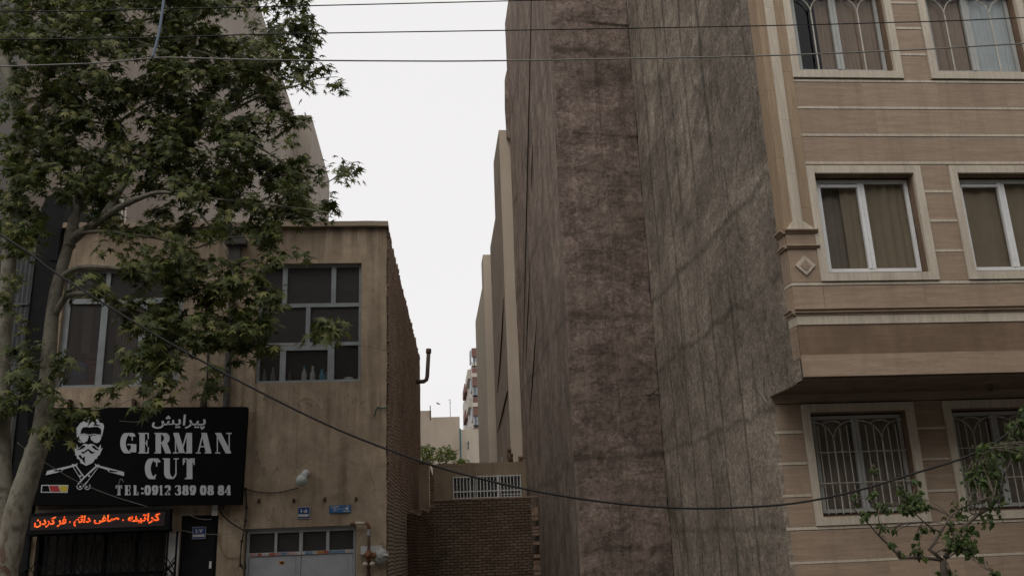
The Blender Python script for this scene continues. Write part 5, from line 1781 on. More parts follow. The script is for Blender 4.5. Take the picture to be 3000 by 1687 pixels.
def gap_things():
    # house with the barred window
    t = thing('yard_house', 'low plaster house with a white barred window behind the brick yard wall', 'house', (1.4, 27.6, 0))
    Y = 27.6
    win = (0.655, 2.72, 3.185, 3.843)
    b = MB()
    b.wall(0.06, 2.885, 0, 4.17, Y, Y + 0.25, [win])
    n = 60
    xs = [-0.03 + (2.885 + 0.03) * i / n for i in range(n + 1)]
    pts = [(x, 4.25 + 0.028 * noise.noise((x * 3, 1, 1)) + 0.015 * noise.noise((x * 12, 1, 1))) for x in xs]
    b.prism([(0.045, 4.17)] + pts + [(2.885, 4.17)], Y - 0.004, Y + 0.25)
    b.build('front_wall', MT['plaster_gap'], t)
    b = MB()
    b.box(0.06, 2.8, Y + 0.25, 33, 3.9, 4.0)
    b.box(0.06, 0.25, Y + 0.25, 33, 0, 3.9)
    b.box(0.25, 2.8, 32.8, 33, 0, 3.9)
    b.build('roof', MT['plaster_gap'], t)
    b = MB()
    x0, x1, z0, z1 = win
    f = 0.04
    b.box(x0, x0 + f, Y + 0.05, Y + 0.1, z0, z1)
    b.box(x1 - f, x1, Y + 0.05, Y + 0.1, z0, z1)
    b.box(x0 + f, x1 - f, Y + 0.05, Y + 0.1, z1 - 0.04, z1)
    b.box(x0 + f, x1 - f, Y + 0.05, Y + 0.1, z0, z0 + 0.03)
    for xm in (1.15, 1.32, 1.67, 2.0):
        b.box(xm, xm + 0.035, Y + 0.05, Y + 0.1, z0 + 0.03, z1 - 0.04)
    b.box(x0 + f, x1 - f, Y + 0.045, Y + 0.1, 3.39, 3.43)
    wn = b.build('window', MT['alu_dim'], t)
    b = MB()
    b.quad((x0, Y + 0.08, z0), (x1, Y + 0.08, z0), (x1, Y + 0.08, z1), (x0, Y + 0.08, z1))
    b.build('pane', MT['glass_dim'], wn, fix=False)
    b = MB()
    n = 20
    for k in range(n + 1):
        x = x0 + 0.02 + (x1 - x0 - 0.04) * k / n
        b.box(x - 0.012, x + 0.012, Y - 0.03, Y - 0.006, z0 - 0.01, z1 + 0.02)
    b.box(2.0, 2.05, Y - 0.035, Y - 0.004, z0 - 0.01, z1 + 0.02)
    for z in (3.39, z1 - 0.02, z0 + 0.02):
        b.box(x0, x1, Y - 0.04, Y - 0.03, z, z + 0.022)
    b.box(2.08, x1, Y - 0.041, Y - 0.031, 3.28, 3.3)
    b.build('window_bars', MT['white'], wn)
    b = MB()
    b.box(x0, x1, Y + 0.5, Y + 0.55, 3.42, 3.62)
    b.lathe((1.02, Y + 0.2, 3.66), [(0.1, 0), (0.14, -0.02), (0.14, -0.05), (0.05, -0.06)], 16, axis='Y')
    b.build('ventilator', MT['galv'], wn)
    # brick yard wall across the gap
    w_ = thing('yard_wall', 'dark brick yard wall closing the bottom of the gap', 'wall', (1.5, 25.0, 0))
    b = MB()
    n = 40
    pts = [(0.07 + (2.7 - 0.07) * i / n, 3.02 + 0.02 * noise.noise((i * 0.6, 1, 2)) + (0.012 if (i // 2) % 3 == 0 else 0)) for i in range(n + 1)]
    ed = []
    rr = random.Random(6)
    z = 3.02
    while z > 0.08:
        st = rr.uniform(0.072, 0.16)
        dx = rr.uniform(-0.05, 0.03)
        ed += [(2.7 + dx, z), (2.7 + dx, z - st)]
        z -= st
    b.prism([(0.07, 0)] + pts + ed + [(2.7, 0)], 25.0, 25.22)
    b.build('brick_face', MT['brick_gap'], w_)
    b = MB()
    z = 0.0
    while z < 2.95:
        h_ = rr.uniform(0.06, 0.14)
        if rr.random() < 0.72:
            b.box(2.72 - rr.uniform(0, 0.02), 2.90, 25.02 + rr.uniform(0, 0.08), 25.25, z, z + h_)
        z += h_ + rr.uniform(0.004, 0.03)
    b.box(0.04, 2.9, 24.985, 25.24, 3.035, 3.075)
    b.build('broken_toothing', MT['brick_loose'], w_)
    # darker return wall beyond the house flank
    b = MB()
    b.add([(-0.5, 25.3, 0), (0.06, 26.0, 0), (0.06, 26.0, 3.0), (-0.05, 25.9, 3.05), (-0.3, 25.6, 2.75), (-0.5, 25.3, 2.7), ], [tuple(range(6))])
    r_ = thing('return_wall', 'short dark brick return wall between the house flank and the yard wall', 'wall', (-0.2, 25.5, 0))
    b = MB()
    rz = [2.62, 2.7, 2.66, 2.78, 2.74, 2.86, 2.9]
    fx = flank_x
    P = [(fx(22.6) + 0.015, 22.6), (fx(23.6) + 0.06, 23.6), (-0.36, 24.2), (-0.2, 24.5), (-0.08, 24.75), (0.02, 24.9), (0.068, 24.99)]
    for i in range(6):
        b.quad((P[i][0], P[i][1], 0), (P[i + 1][0], P[i + 1][1], 0), (P[i + 1][0], P[i + 1][1], rz[i + 1]), (P[i][0], P[i][1], rz[i]))
        b.quad((P[i][0], P[i][1], rz[i]), (P[i + 1][0], P[i + 1][1], rz[i + 1]), (P[i + 1][0] - 0.3, P[i + 1][1] + 0.15, rz[i + 1]), (P[i][0] - 0.3, P[i][1] + 0.15, rz[i]))
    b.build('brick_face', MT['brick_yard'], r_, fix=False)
    b = MB()
    for k in range(14):
        i = rr.randrange(1, 6)
        x, y, z = P[i][0] - rr.uniform(0, 0.2), P[i][1] + rr.uniform(0, 0.1), rz[i]
        b.box(x, x + rr.uniform(0.08, 0.16), y, y + 0.1, z - 0.02, z + rr.uniform(0.02, 0.08))
    b.build('loose_brick', MT['brick_loose'], r_)
    # plaster pier with dark brick return
    p = thing('gate_pier', 'narrow plaster pier with a slanted dark brick side, left of the barred window', 'pier', (-0.15, 25.3, 0))
    Y = 25.4
    a, c = at(*h6(70, 745), Y), at(*h6(120, 750), Y)
    b = MB()
    b.box(-0.34, c.x, Y, Y + 0.25, 0, c.z)
    b.box(-0.36, c.x + 0.02, Y - 0.03, Y + 0.27, c.z, c.z + 0.06)
    b.build('pier', MT['plaster_gap'], p)
    d, e = at(*h6(150, 850), Y + 0.1), at(*h6(122, 765), Y + 0.1)
    b = MB()
    b.prism([(c.x + 0.002, 0), (d.x, 0), (d.x, d.z), (e.x, e.z)], Y + 0.05, Y + 0.25)
    b.build('brick_side', MT['brick_yard'], p)
    # dry climber
    b = MB()
    Y = 24.55
    B = lambda *q: [at(*h6(x, y), Y) for x, y in q]
    b.tube(B((70, 1075), (105, 1095), (150, 1130), (180, 1145), (220, 1158), (250, 1145), (290, 1100)), [0.02, 0.025, 0.024, 0.022, 0.026, 0.018, 0.006], 6)
    b.tube(B((235, 1152), (262, 1138), (275, 1150)), [0.015, 0.02, 0.008], 5)
    b.tube(B((150, 1130), (170, 1160), (195, 1205), (215, 1240), (232, 1290), (225, 1330), (205, 1355)), [0.016, 0.018, 0.014, 0.012, 0.012, 0.016, 0.006], 5)
    b.tube(B((170, 1275), (195, 1300), (215, 1330)), [0.008, 0.012, 0.012], 5)
    b.tube(B((105, 1095), (140, 1150), (175, 1190)), [0.012, 0.012, 0.008], 5)
    o = thing('dry_branch', 'bare crooked branch leaning over the brick yard wall', 'branch', (0.2, 24.55, 1.5))
    b.build('stem', MT['dry_wood'], o, True)
    b = MB()
    leaf_cluster(b, at(*h6(95, 1075), 24.5), 26, 0.22, 0.035, rr, leaf_oval)
    leaf_cluster(b, at(*h6(135, 1075), 24.5), 10, 0.16, 0.03, rr, leaf_oval)
    b.build('sprout', MT['leaf2'], o, fix=False)
    # brown cat-like figure sitting on the parapet and a small bottle
    b = MB()
    q = [at(*h6(x, y), 27.75) for x, y in ((626, 745), (622, 722), (616, 700), (617, 682))]
    b.tube([q[0], q[1], q[2], q[3]], [0.075, 0.085, 0.09, 0.055], 10)
    b.sphere(at(*h6(616, 672), 27.72), 0.07, 12, 8)
    b.tube([at(*h6(608, 668), 27.72), at(*h6(606, 655), 27.72)], [0.025, 0.006], 5)
    b.tube([at(*h6(622, 664), 27.72), at(*h6(624, 655), 27.72)], [0.025, 0.006], 5)
    b.tube([at(*h6(625, 700), 27.7), at(*h6(636, 695), 27.68), at(*h6(636, 712), 27.68)], [0.04, 0.035, 0.02], 6)
    tag(b.build('cat', MT['fur'], None, True), 'brown cat sitting upright on the plaster parapet above the barred window', 'cat')
    b = MB()
    z = at(*h6(572, 742), 27.75)
    b.lathe((z.x, 27.75, 4.25), [(0.035, 0), (0.035, 0.1), (0.016, 0.14), (0.016, 0.18)], 10)
    tag(b.build('parapet_bottle', MT['bottle_dim']), 'small grey bottle standing on the parapet left of the cat', 'bottle')
    b = MB()
    for k in range(9):
        c = at(*h6(700 + 4 * (k % 3), 735), 27.7)
        b.sphere((c.x + rr.uniform(-0.12, 0.05), 27.7 + rr.uniform(-0.05, 0.1), 4.27 + rr.uniform(0, 0.12)), rr.uniform(0.04, 0.07), 6, 4, sc=(1.2, 1, 0.7))
    tag(b.build('rubble', MT['brick_loose'], None), 'heap of broken brick rubble on the parapet corner by the brown block', 'rubble', None, 'stuff')

# ------------------------------------------------------------------ leaves
def leaf_star(b, p, d, nrm, s, m=0):
    """five-lobed plane leaf, slightly folded"""
    side = d.cross(nrm).normalized()
    nrm = side.cross(d).normalized()
    pts = [(0, -0.02), (0.34, -0.2), (0.2, 0.08), (0.66, 0.1), (0.24, 0.3), (0.5, 0.76), (0.13, 0.5), (0.0, 1.08), (-0.13, 0.5), (-0.5, 0.76), (-0.24, 0.3), (-0.66, 0.1), (-0.2, 0.08), (-0.34, -0.2)]
    vs = [p + side * (x * s) + d * (y * s) + nrm * (-abs(x) * 0.32 * s - y * y * 0.2 * s) for x, y in pts]
    c = p + d * (0.25 * s)
    vs.append(c)
    b.add(vs, [(14, i, (i + 1) % 14) for i in range(14)], m)

def leaf_oval(b, p, d, nrm, s, m=0):
    side = d.cross(nrm).normalized()
    nrm = side.cross(d).normalized()
    pts = [(0, 0), (0.28, 0.08), (0.36, 0.35), (0.2, 0.72), (0, 1.05), (-0.2, 0.72), (-0.36, 0.35), (-0.28, 0.08)]
    vs = [p + side * (x * s) + d * (y * s) + nrm * (-abs(x) * 0.35 * s - y * y * 0.22 * s) for x, y in pts]
    vs.append(p + d * (0.4 * s))
    b.add(vs, [(8, i, (i + 1) % 8) for i in range(8)], m)

def rnd_dir(rr):
    while True:
        v = Vector((rr.uniform(-1, 1), rr.uniform(-1, 1), rr.uniform(-1, 1)))
        if 0.05 < v.length < 1:
            return v.normalized()

def leaf_cluster(b, c, n, rad, size, rr, fn, out=None, m=0):
    for _ in range(n):
        o = rnd_dir(rr) * rad * rr.random() ** 0.5
        o.z *= 0.65
        d = rnd_dir(rr) * 0.7 + Vector((0, 0, -0.35))
        if out is not None:
            d += out * 0.8
        d.normalize()
        up = Vector((0, 0, 1)) + rnd_dir(rr) * 0.75
        if abs(up.normalized().dot(d)) > 0.95:
            up = Vector((0.3, 0.5, 1))
        fn(b, c + o, d, up.normalized(), size * rr.uniform(0.7, 1.25), m)
gap_things()

def yard_bushes():
    rr = random.Random(21)
    specs = [((170, 1050), 45, 0.62, 'light green bushy tree behind the low house, leftmost by the brick flank'),
             ((500, 1090), 46, 0.68, 'light green rounded tree behind the low house, in front of the drainpipe'),
             ((762, 1185), 47, 0.26, 'small green shrub top just showing over the parapet, right of the trees')]
    for (u, v), Y, rad, lb in specs:
        c = at(*g2(u, v), Y)
        t = thing('yard_tree', lb, 'tree', (c.x, Y, 0), 'trees in the yard behind')
        b = MB()
        b.tube([(c.x, Y, 0), (c.x + 0.05, Y, c.z - rad), (c.x, Y, c.z)], [0.1, 0.07, 0.02], 7)
        b.build('trunk', MT['twig'], t, True)
        b = MB()
        for k in range(int(46 * rad / 0.5)):
            o = rnd_dir(rr) * rad * rr.uniform(0.3, 1.0)
            o.z *= 0.85
            leaf_cluster(b, c + o, 16, 0.16, 0.085, rr, leaf_oval)
        b.build('crown', MT['leaf3'], t, fix=False)
yard_bushes()

# ================================================================== the plane tree
def plane_tree():
    rr = random.Random(9)
    t = thing('plane_tree', 'twin stemmed plane tree with pale bark and a broad leafy crown over the barber shop', 'tree', (-5.35, 12.5, 0))
    nodes = []        # skeleton nodes for twigs: (point, radius)
    tb, lb = MB(), MB()
    def limb(b, pts, r0, r1, n=9, sub=4, store=True):
        ps = [Vector(p) for p in pts]
        out = []
        for i in range(len(ps) - 1):
            p0, p1, p2, p3 = ps[max(i - 1, 0)], ps[i], ps[i + 1], ps[min(i + 2, len(ps) - 1)]
            for k in range(sub):
                q = k / sub
                out.append(0.5 * ((2 * p1) + (p2 - p0) * q + (2 * p0 - 5 * p1 + 4 * p2 - p3) * q * q + (3 * p1 - p0 - 3 * p2 + p3) * q ** 3))
        out.append(ps[-1])
        m_ = len(out) - 1
        rl = [r0[min(i // sub, len(r0) - 1)] + (r0[min(i // sub + 1, len(r0) - 1)] - r0[min(i // sub, len(r0) - 1)]) * (i % sub) / sub for i in range(m_ + 1)] if hasattr(r0, '__len__') else [r0 + (r1 - r0) * i / m_ for i in range(m_ + 1)]
        rad = [rl[i] * (1 + 0.10 * noise.noise((i * 0.9, rl[0] * 40, 3))) for i in range(m_ + 1)]
        b.tube(out, rad, n)
        if store:
            nodes.extend(zip(out, rad))
    A = lambda Y0, Y1, q: [at(x, y, Y0 + (Y1 - Y0) * i / (len(q) - 1)) for i, (x, y) in enumerate(q)]
    base = Vector((-5.45, 12.5, -0.01))
    # front stem
    limb(tb, [base, Vector((-5.46, 12.5, 0.8)), Vector((-5.44, 12.5, 1.6))] + A(12.5, 12.5, [(30, 1345), (44, 1285), (63, 1222), (86, 1150), (104, 1090), (114, 1010), (121, 920), (133, 780), (152, 690), (174, 612)]), [0.27, 0.22, 0.175, 0.165, 0.158, 0.15, 0.14, 0.128, 0.112, 0.1, 0.087, 0.08, 0.074], None, 14, store=False)
    limb(tb, A(12.5, 12.6, [(174, 622), (182, 575), (190, 535), (200, 490), (222, 440), (262, 380), (300, 322)]), 0.085, 0.03, 10)
    # rear stem
    limb(tb, [Vector((-5.48, 12.55, 1.3)), Vector((-5.5, 12.6, 1.9))] + A(12.6, 12.6, [(12, 1270), (6, 1180), (4, 1050), (6, 900), (18, 720), (30, 570), (40, 420), (44, 350), (40, 270), (30, 220), (12, 165), (2, 145), (-30, 60), (-50, -60)]), 0.125, 0.06, 12)
    tb.build('trunk', MT['bark'], t, True)
    LIMBS = [
        (12.5, 12.0, [(178, 606), (205, 585), (240, 563), (290, 528), (330, 508), (398, 484), (458, 492)], 0.075, 0.022),
        (12.0, 11.6, [(458, 490), (490, 520), (518, 556), (545, 590), (564, 622), (580, 665), (588, 704)], 0.02, 0.008),
        (12.3, 12.9, [(262, 545), (300, 480), (325, 425), (350, 400), (395, 375), (465, 330), (515, 303), (563, 288), (640, 250), (700, 225)], 0.06, 0.012),
        (12.7, 13.2, [(330, 415), (322, 372), (312, 340), (297, 320), (310, 300), (340, 280), (370, 262), (410, 248)], 0.04, 0.012),
        (12.5, 11.7, [(152, 700), (175, 683), (200, 673), (235, 671), (280, 674), (335, 680), (400, 690), (470, 690)], 0.045, 0.012),
        (12.5, 11.6, [(134, 800), (150, 770), (165, 748), (182, 740), (218, 738), (265, 745), (312, 762), (370, 790), (440, 820), (520, 840), (640, 865), (740, 868)], 0.05, 0.009),
        (12.2, 12.4, [(200, 588), (235, 583), (275, 582), (320, 590), (400, 600), (480, 625), (560, 600), (640, 600), (700, 640)], 0.03, 0.008),
        (12.6, 12.8, [(52, 330), (62, 312), (83, 283), (100, 262), (115, 235), (117, 187), (127, 80), (115, 40), (103, 0), (90, -60)], 0.065, 0.03),
        (12.6, 13.5, [(117, 195), (150, 165), (175, 130), (213, 88), (250, 73), (317, 60), (377, 47), (440, 30), (520, 0)], 0.05, 0.015),
        (12.6, 13.0, [(117, 190), (145, 110), (160, 70), (176, 20), (195, -10), (215, -60)], 0.055, 0.03),
        (12.7, 11.9, [(20, 180), (24, 143), (57, 113), (83, 97), (120, 90), (200, 100), (300, 95), (400, 120), (500, 130), (580, 160)], 0.045, 0.012),
        (12.9, 13.8, [(480, 325), (520, 250), (567, 213), (617, 183), (670, 140), (727, 103), (770, 60)], 0.03, 0.008),
        (13.0, 13.4, [(560, 290), (610, 253), (663, 230), (730, 220), (800, 198), (850, 194)], 0.022, 0.005),
        (12.6, 12.0, [(500, 310), (570, 330), (650, 370), (700, 400), (760, 430), (820, 460), (880, 410)], 0.02, 0.006),
        (12.3, 11.5, [(458, 492), (540, 500), (630, 510), (720, 520), (800, 530), (860, 545)], 0.018, 0.005),
        (12.5, 13.1, [(60, 345), (130, 330), (190, 305), (250, 310), (290, 320)], 0.03, 0.01),
        (12.5, 12.0, [(120, 890), (100, 905), (70, 912), (30, 915), (0, 905)], 0.012, 0.005),
        (12.4, 11.6, [(118, 960), (170, 1010), (220, 1030), (290, 1020), (340, 1000), (400, 990)], 0.009, 0.003),
        (11.7, 11.5, [(400, 985), (385, 1040), (350, 1060), (300, 1058)], 0.004, 0.002),
        (11.6, 11.5, [(470, 830), (520, 870), (530, 920), (560, 960)], 0.01, 0.004),
        (12.6, 11.9, [(20, 640), (60, 620), (100, 600)], 0.02, 0.006),
        (12.6, 12.0, [(6, 950), (40, 940), (60, 900)], 0.02, 0.006),
    ]
    for Y0, Y1, q, r0, r1 in LIMBS:
        limb(lb, A(Y0, Y1, q), r0, r1, 8)
    lb.build('limb', MT['bark'], t, True)
    ROWS = {-60: [(0, 640, .8), (690, 780, .5)], -20: [(0, 640, .8), (680, 790, .6)],
            0: [(0, 620, .8), (655, 700, .35), (695, 785, .7)], 40: [(0, 560, .85), (660, 800, .7)], 80: [(0, 590, .75), (625, 805, .7)],
            120: [(0, 800, .85)], 160: [(0, 240, .75), (260, 785, .85), (805, 830, .3)], 200: [(0, 80, .85), (115, 740, .9), (745, 790, .4), (828, 862, .35)],
            240: [(0, 60, .7), (100, 220, .7), (255, 715, .9)], 280: [(0, 40, .3), (90, 275, .85), (300, 620, .85), (650, 770, .6)],
            320: [(55, 290, .9), (310, 560, .75), (560, 780, .55)], 360: [(0, 200, .75), (215, 640, .75), (700, 745, .45)],
            400: [(0, 330, .8), (350, 550, .65), (560, 720, .65), (720, 780, .55), (870, 900, .5)], 440: [(20, 200, .7), (210, 490, .75), (520, 800, .85), (815, 890, .5)],
            480: [(20, 100, .5), (150, 330, .65), (380, 530, .55), (490, 830, .9)], 520: [(0, 110, .7), (190, 300, .65), (330, 480, .4), (500, 840, .9), (845, 868, .3)],
            560: [(20, 110, .55), (280, 420, .5), (430, 700, .65), (700, 800, .35)], 600: [(0, 110, .45), (260, 400, .5), (400, 560, .4), (610, 705, .6)],
            640: [(0, 80, .35), (230, 330, .5), (390, 560, .6), (630, 690, .5), (705, 755, .35)], 680: [(150, 250, .35), (300, 560, .65), (590, 650, .6)],
            720: [(10, 60, .3), (220, 300, .3), (330, 560, .75), (560, 670, .7)], 760: [(0, 40, .3), (255, 310, .35), (330, 715, .8)],
            800: [(20, 60, .35), (300, 740, .85), (815, 850, .4)], 840: [(140, 190, .3), (310, 740, .75), (740, 870, .45)],
            880: [(0, 60, .45), (150, 195, .45), (290, 470, .6), (500, 630, .5)], 920: [(0, 60, .5), (140, 190, .4), (330, 480, .55), (495, 550, .25)],
            960: [(60, 110, .4), (160, 205, .4), (345, 425, .5), (525, 560, .25)], 1000: [(0, 140, .4), (260, 400, .35), (400, 430, .3)],
            1040: [(0, 60, .35), (100, 190, .75), (260, 320, .2)], 1080: [(85, 165, .5)]}
    sprays = []
    for yy, segs in ROWS.items():
        for x0, x1, dn in segs:
            nspr = (x1 - x0) / 40.0 * dn * (3.3 if yy < 540 else 2.1)
            if yy < 560:
                nspr *= 0.92 + 0.2 * max(0.0, min(1.0, (420 - x0) / 300.0))
            n = int(nspr) + (1 if rr.random() < nspr % 1 else 0)
            for _ in range(n):
                Y = 12.75 + max(-1.3, min(2.1, rr.gauss(0, 0.75)))
                if yy > 560:
                    Y = 11.9 + max(-0.8, min(1.1, rr.gauss(0, 0.45)))
                c = at(rr.uniform(x0 + 8, x1 - 8), yy + rr.uniform(-20, 20), Y)
                for _k in range(rr.choice((2, 3, 3, 4))):
                    o = rnd_dir(rr) * rr.uniform(0.03, 0.2)
                    o.z *= 0.6
                    sprays.append(c + o)
    tw, cr = MB(), MB()
    base_nodes = [(p, r) for p, r in nodes]
    sprays.sort(key=lambda s: min((s - p).length for p, r in base_nodes))
    live = list(base_nodes)
    for s in sprays:
        best, bd = None, 1e9
        for p, r in live:
            d = (s - p).length
            d2 = d + (0.25 if p.z > s.z + 0.15 else 0.0)
            if d2 < bd:
                bd, best = d2, (p, r)
        p, r = best
        mid = p.lerp(s, 0.5) + Vector((rr.uniform(-.06, .06), rr.uniform(-.06, .06), rr.uniform(-0.02, 0.08)))
        L = (s - p).length
        r0 = min(r * 0.7, 0.004 + 0.008 * min(L, 1.2))
        tw.tube([p, mid, s], [r0, r0 * 0.75, 0.0035], 4)
        if L > 0.25:
            live.append((mid, r0 * 0.8))
        live.append((s, 0.004))
        out = (s - p)
        out = out.normalized() if out.length > 1e-4 else Vector((0, 0, 1))
        # leaves spread along the tip of the twig
        nl = rr.randint(6, 10)
        size = (0.11 if s.z > 6.6 else 0.125) * rr.uniform(0.75, 1.2)
        up0 = (Vector((0, -0.45, 1)) + rnd_dir(rr) * 0.6).normalized()
        for k in range(nl):
            f = rr.random()
            q = s - out * (0.3 * (1 - f)) + rnd_dir(rr) * rr.uniform(0.02, 0.13)
            rad_ = (q - s) + out * 0.1 + rnd_dir(rr) * 0.12
            rad_ -= up0 * rad_.dot(up0)
            d = (rad_.normalized() + Vector((0, -0.15, -0.5)) + rnd_dir(rr) * 0.35).normalized()
            up = (up0 + rnd_dir(rr) * 0.4).normalized()
            if abs(up.dot(d)) > 0.93:
                up = Vector((0.6, -0.5, 0.6)).normalized()
            leaf_star(cr, q, d, up, size * rr.uniform(0.65, 1.3))
    cr.add(tw.v, tw.f, 1)
    cr.build('crown', [MT['leaf'], MT['twig']], t, fix=False)
plane_tree()

def add_shade_trees():
    # copies of the plane tree added outside the view only to shade the lower storeys
    src = bpy.data.objects['plane_tree']
    for (x, y, rot, lb) in ((12.2, 4.6, 180, 'unseen plane tree added for shade, past the right edge of the view'),
                            (9.2, -0.5, 150, 'unseen plane tree added for shade, to the right of the viewpoint')):
        r = src.copy()
        COL.objects.link(r)
        M = Matrix.Translation((x, y, 0)) @ Matrix.Rotation(R(rot), 4, 'Z')
        r.matrix_world = M
        r['label'] = lb
        for ch in src.children:
            c = ch.copy()
            COL.objects.link(c)
            c.parent = r
            c.matrix_parent_inverse = Matrix.Translation(-src.location)
add_shade_trees()

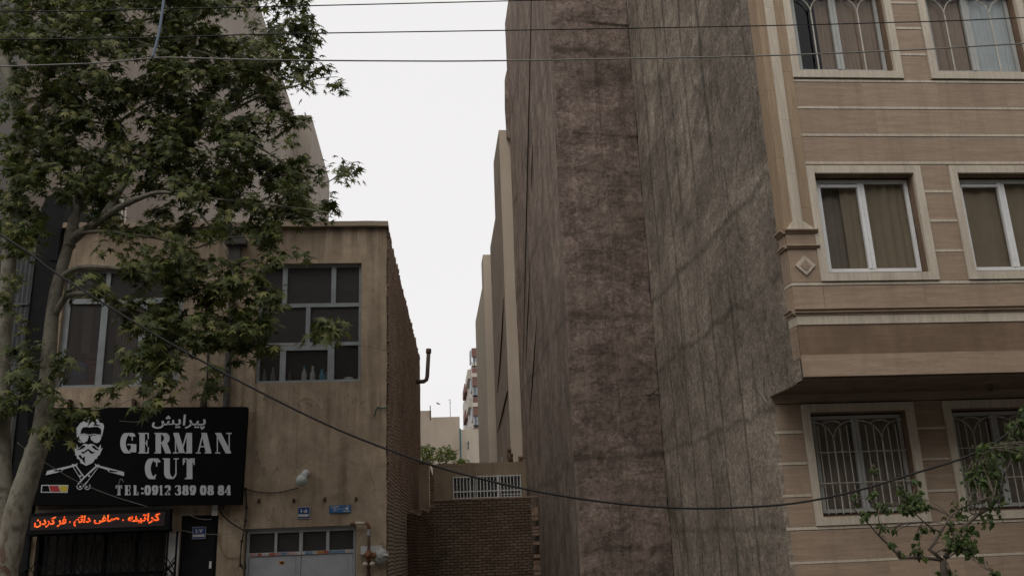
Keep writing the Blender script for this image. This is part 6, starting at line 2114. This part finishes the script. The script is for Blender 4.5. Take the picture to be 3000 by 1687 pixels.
def mulberry():
    rr = random.Random(13)
    t = thing('young_tree', 'young fresh green tree with a forked grey trunk below the right barred window', 'tree', (4.5, 8.0, 0))
    b = MB()
    G = lambda q, Y0=8.0, Y1=8.0: [at(*g7(x, y), Y0 + (Y1 - Y0) * i / (len(q) - 1)) for i, (x, y) in enumerate(q)]
    nodes = []
    def limb(pts, r0, r1):
        n = len(pts)
        rad = [0.48 * (r0 + (r1 - r0) * i / (n - 1)) * (1 + 0.12 * noise.noise((i * 1.3, r0 * 90, 1))) for i in range(n)]
        b.tube(pts, rad, 8)
        nodes.extend(pts)
    f = at(*g7(850, 1320), 8.0)
    limb([Vector((f.x + 0.02, 8.0, -0.01)), Vector((f.x + 0.02, 8.0, 0.9))] + G([(850, 1400), (845, 1325)]), 0.075, 0.06)
    limb(G([(840, 1325), (780, 1270), (735, 1240), (770, 1190), (820, 1110), (860, 1040), (905, 975), (960, 930)]), 0.04, 0.016)
    limb(G([(960, 930), (1040, 885), (1140, 850), (1250, 815)], 8.0, 7.7), 0.015, 0.006)
    limb(G([(825, 1320), (720, 1305), (620, 1300), (500, 1305), (480, 1270), (400, 1190), (330, 1120), (270, 1050), (200, 980), (150, 930), (120, 880)], 8.0, 7.8), 0.034, 0.006)
    limb(G([(340, 1130), (350, 1060), (335, 1010), (330, 950)], 7.85, 7.8), 0.015, 0.006)
    limb(G([(830, 1100), (760, 1075), (690, 1020), (630, 960), (580, 900)], 8.0, 7.9), 0.018, 0.007)
    limb(G([(860, 1300), (950, 1150), (1020, 1050), (1110, 970), (1230, 900), (1300, 800), (1330, 650), (1400, 500), (1480, 380)], 8.0, 8.3), 0.045, 0.012)
    limb(G([(1484, 415), (1380, 400), (1280, 405), (1200, 440), (1130, 520)], 8.2, 8.1), 0.012, 0.005)
    limb(G([(905, 1075), (900, 1030), (925, 1010), (940, 1040), (930, 1100)], 7.95, 7.9), 0.012, 0.005)
    limb(G([(860, 1320), (960, 1250), (1060, 1300), (1180, 1390), (1250, 1430)], 8.0, 7.8), 0.012, 0.004)
    limb(G([(150, 930), (90, 900), (20, 910)], 7.8, 7.8), 0.005, 0.003)
    limb(G([(330, 950), (290, 850), (270, 700), (300, 570)], 7.8, 7.8), 0.006, 0.003)
    b.build('trunk', MT['bark2'], t, True)
    cr, tw = MB(), MB()
    CL = [((600, 850), 95, 34), ((680, 880), 60, 16), ((540, 920), 60, 14), ((330, 900), 55, 9), ((270, 800), 45, 6), ((300, 600), 40, 5), ((500, 760), 45, 6), ((640, 690), 30, 5),
          ((380, 900), 60, 12), ((230, 960), 40, 7), ((150, 830), 40, 4), ((380, 1065), 40, 7), ((470, 1075), 30, 3), ((440, 1190), 25, 4), ((505, 1255), 22, 4), ((650, 1235), 70, 9), ((700, 1080), 60, 8), ((650, 1120), 30, 4),
          ((930, 1180), 95, 26), ((1020, 1200), 80, 18), ((1080, 1270), 60, 8), ((1050, 1090), 80, 14), ((900, 1060), 60, 8), ((960, 900), 70, 8), ((1050, 850), 70, 10), ((880, 960), 40, 5),
          ((1200, 1010), 60, 8), ((1230, 880), 80, 12), ((1290, 970), 40, 3), ((1100, 700), 110, 22), ((1060, 620), 70, 12), ((1180, 560), 100, 28), ((1260, 620), 80, 18), ((1280, 470), 100, 24), ((1150, 440), 70, 12),
          ((1380, 420), 90, 20), ((1430, 330), 90, 20), ((1470, 230), 80, 18), ((1390, 240), 60, 8), ((1470, 140), 40, 8), ((1460, 470), 50, 8), ((1200, 720), 90, 16), ((1280, 780), 60, 8), ((860, 1420), 60, 12), ((920, 1430), 40, 5), ((1140, 1310), 40, 5), ((1250, 1410), 35, 4), ((1330, 850), 40, 4),
          ((1000, 960), 60, 7), ((1540, 300), 120, 30), ((1560, 450), 100, 20), ((1540, 150), 80, 14)]
    for (u, v), rad, n in CL:
        Y = 8.0 + rr.uniform(-0.35, 0.35)
        c = at(*g7(u, v), Y)
        rm = rad * 0.3706 * Y / F_PX
        for _ in range(max(2, n // 3)):
            e = c + rnd_dir(rr) * rm * 0.8
            a = min(nodes, key=lambda p: (p - e).length)
            md = a.lerp(e, 0.5) + Vector((0, 0, 0.02))
            tw.tube([a, md, e], [0.005, 0.004, 0.002], 4)
        for _ in range(int(n * 2.5)):
            o = rnd_dir(rr) * rm * rr.uniform(0.2, 1.05)
            o.y *= 1.3
            d = (rnd_dir(rr) * 0.7 + Vector((0, 0, -0.6))).normalized()
            up = (Vector((0, -0.6, 0.9)) + rnd_dir(rr) * 0.7).normalized()
            if abs(up.dot(d)) > 0.93:
                up = Vector((0.5, -0.8, 0.3)).normalized()
            leaf_oval(cr, c + o, d, up, 0.054 * rr.choice((0.5, 0.7, 0.85, 1.0, 1.2)))
    cr.add(tw.v, tw.f, 1)
    cr.build('crown', [MT['leaf2'], MT['bark2']], t, fix=False)
mulberry()

# ================================================================== overhead wires
def wires():
    Y = 9.5
    g = 'overhead wires across the street front'
    L = lambda q: [at(x, y, Y) for x, y in q]
    cable('overhead_wire', [Vector((-14, Y, 7.7))] + L([(0, 30), (350, 24), (700, 17), (1275, 3), (1700, -10)]) + [Vector((16, Y, 9.0))], 0.0068, MT['cable'], 'topmost thin black overhead wire, leaving the photo above the tall brown block', 'wire', g)
    cable('overhead_wire', [Vector((-14, Y, 7.3))] + L([(0, 100), (350, 96), (700, 86), (1280, 77), (1900, 66), (2250, 57), (2576, 45)]) + [Vector((16, Y, 8.6))], 0.0068, MT['cable'], 'middle black overhead wire, second from the top where it crosses the sky', 'wire', g)
    cable('overhead_wire', [Vector((-14, Y, 6.7))] + L([(0, 168), (220, 161), (383, 147), (450, 146), (660, 151), (1000, 154), (1280, 153), (1880, 142), (2250, 128), (2576, 110)]) + [Vector((16, Y, 8.3))], 0.0085, MT['wire_grey'], 'lowest and palest of the overhead wires, with a blue cable hooked on it', 'wire', g)
    cable('blue_cable', L([(425, -120), (416, -40), (412, 0), (404, 60), (395, 105), (383, 147)]), 0.016, MT['cable_blue'], 'thick blue grey cable hanging down to the pale overhead wire', 'cable')
    cable('service_cable', [Vector((-12, Y, 9.0)), Vector((-7.5, Y, 7.0))] + L([(0, 590), (130, 680), (280, 775), (440, 870), (640, 978), (850, 1080), (1060, 1160), (1200, 1201), (1350, 1235), (1520, 1262), (1700, 1277), (1850, 1276), (2000, 1265), (2150, 1235), (2300, 1190), (2450, 1140), (2576, 1060)]) + [Vector((11, Y, 5.5))], 0.0125, MT['cable'], 'thick black service cable sagging right across the picture from tree to tree', 'cable')
wires()
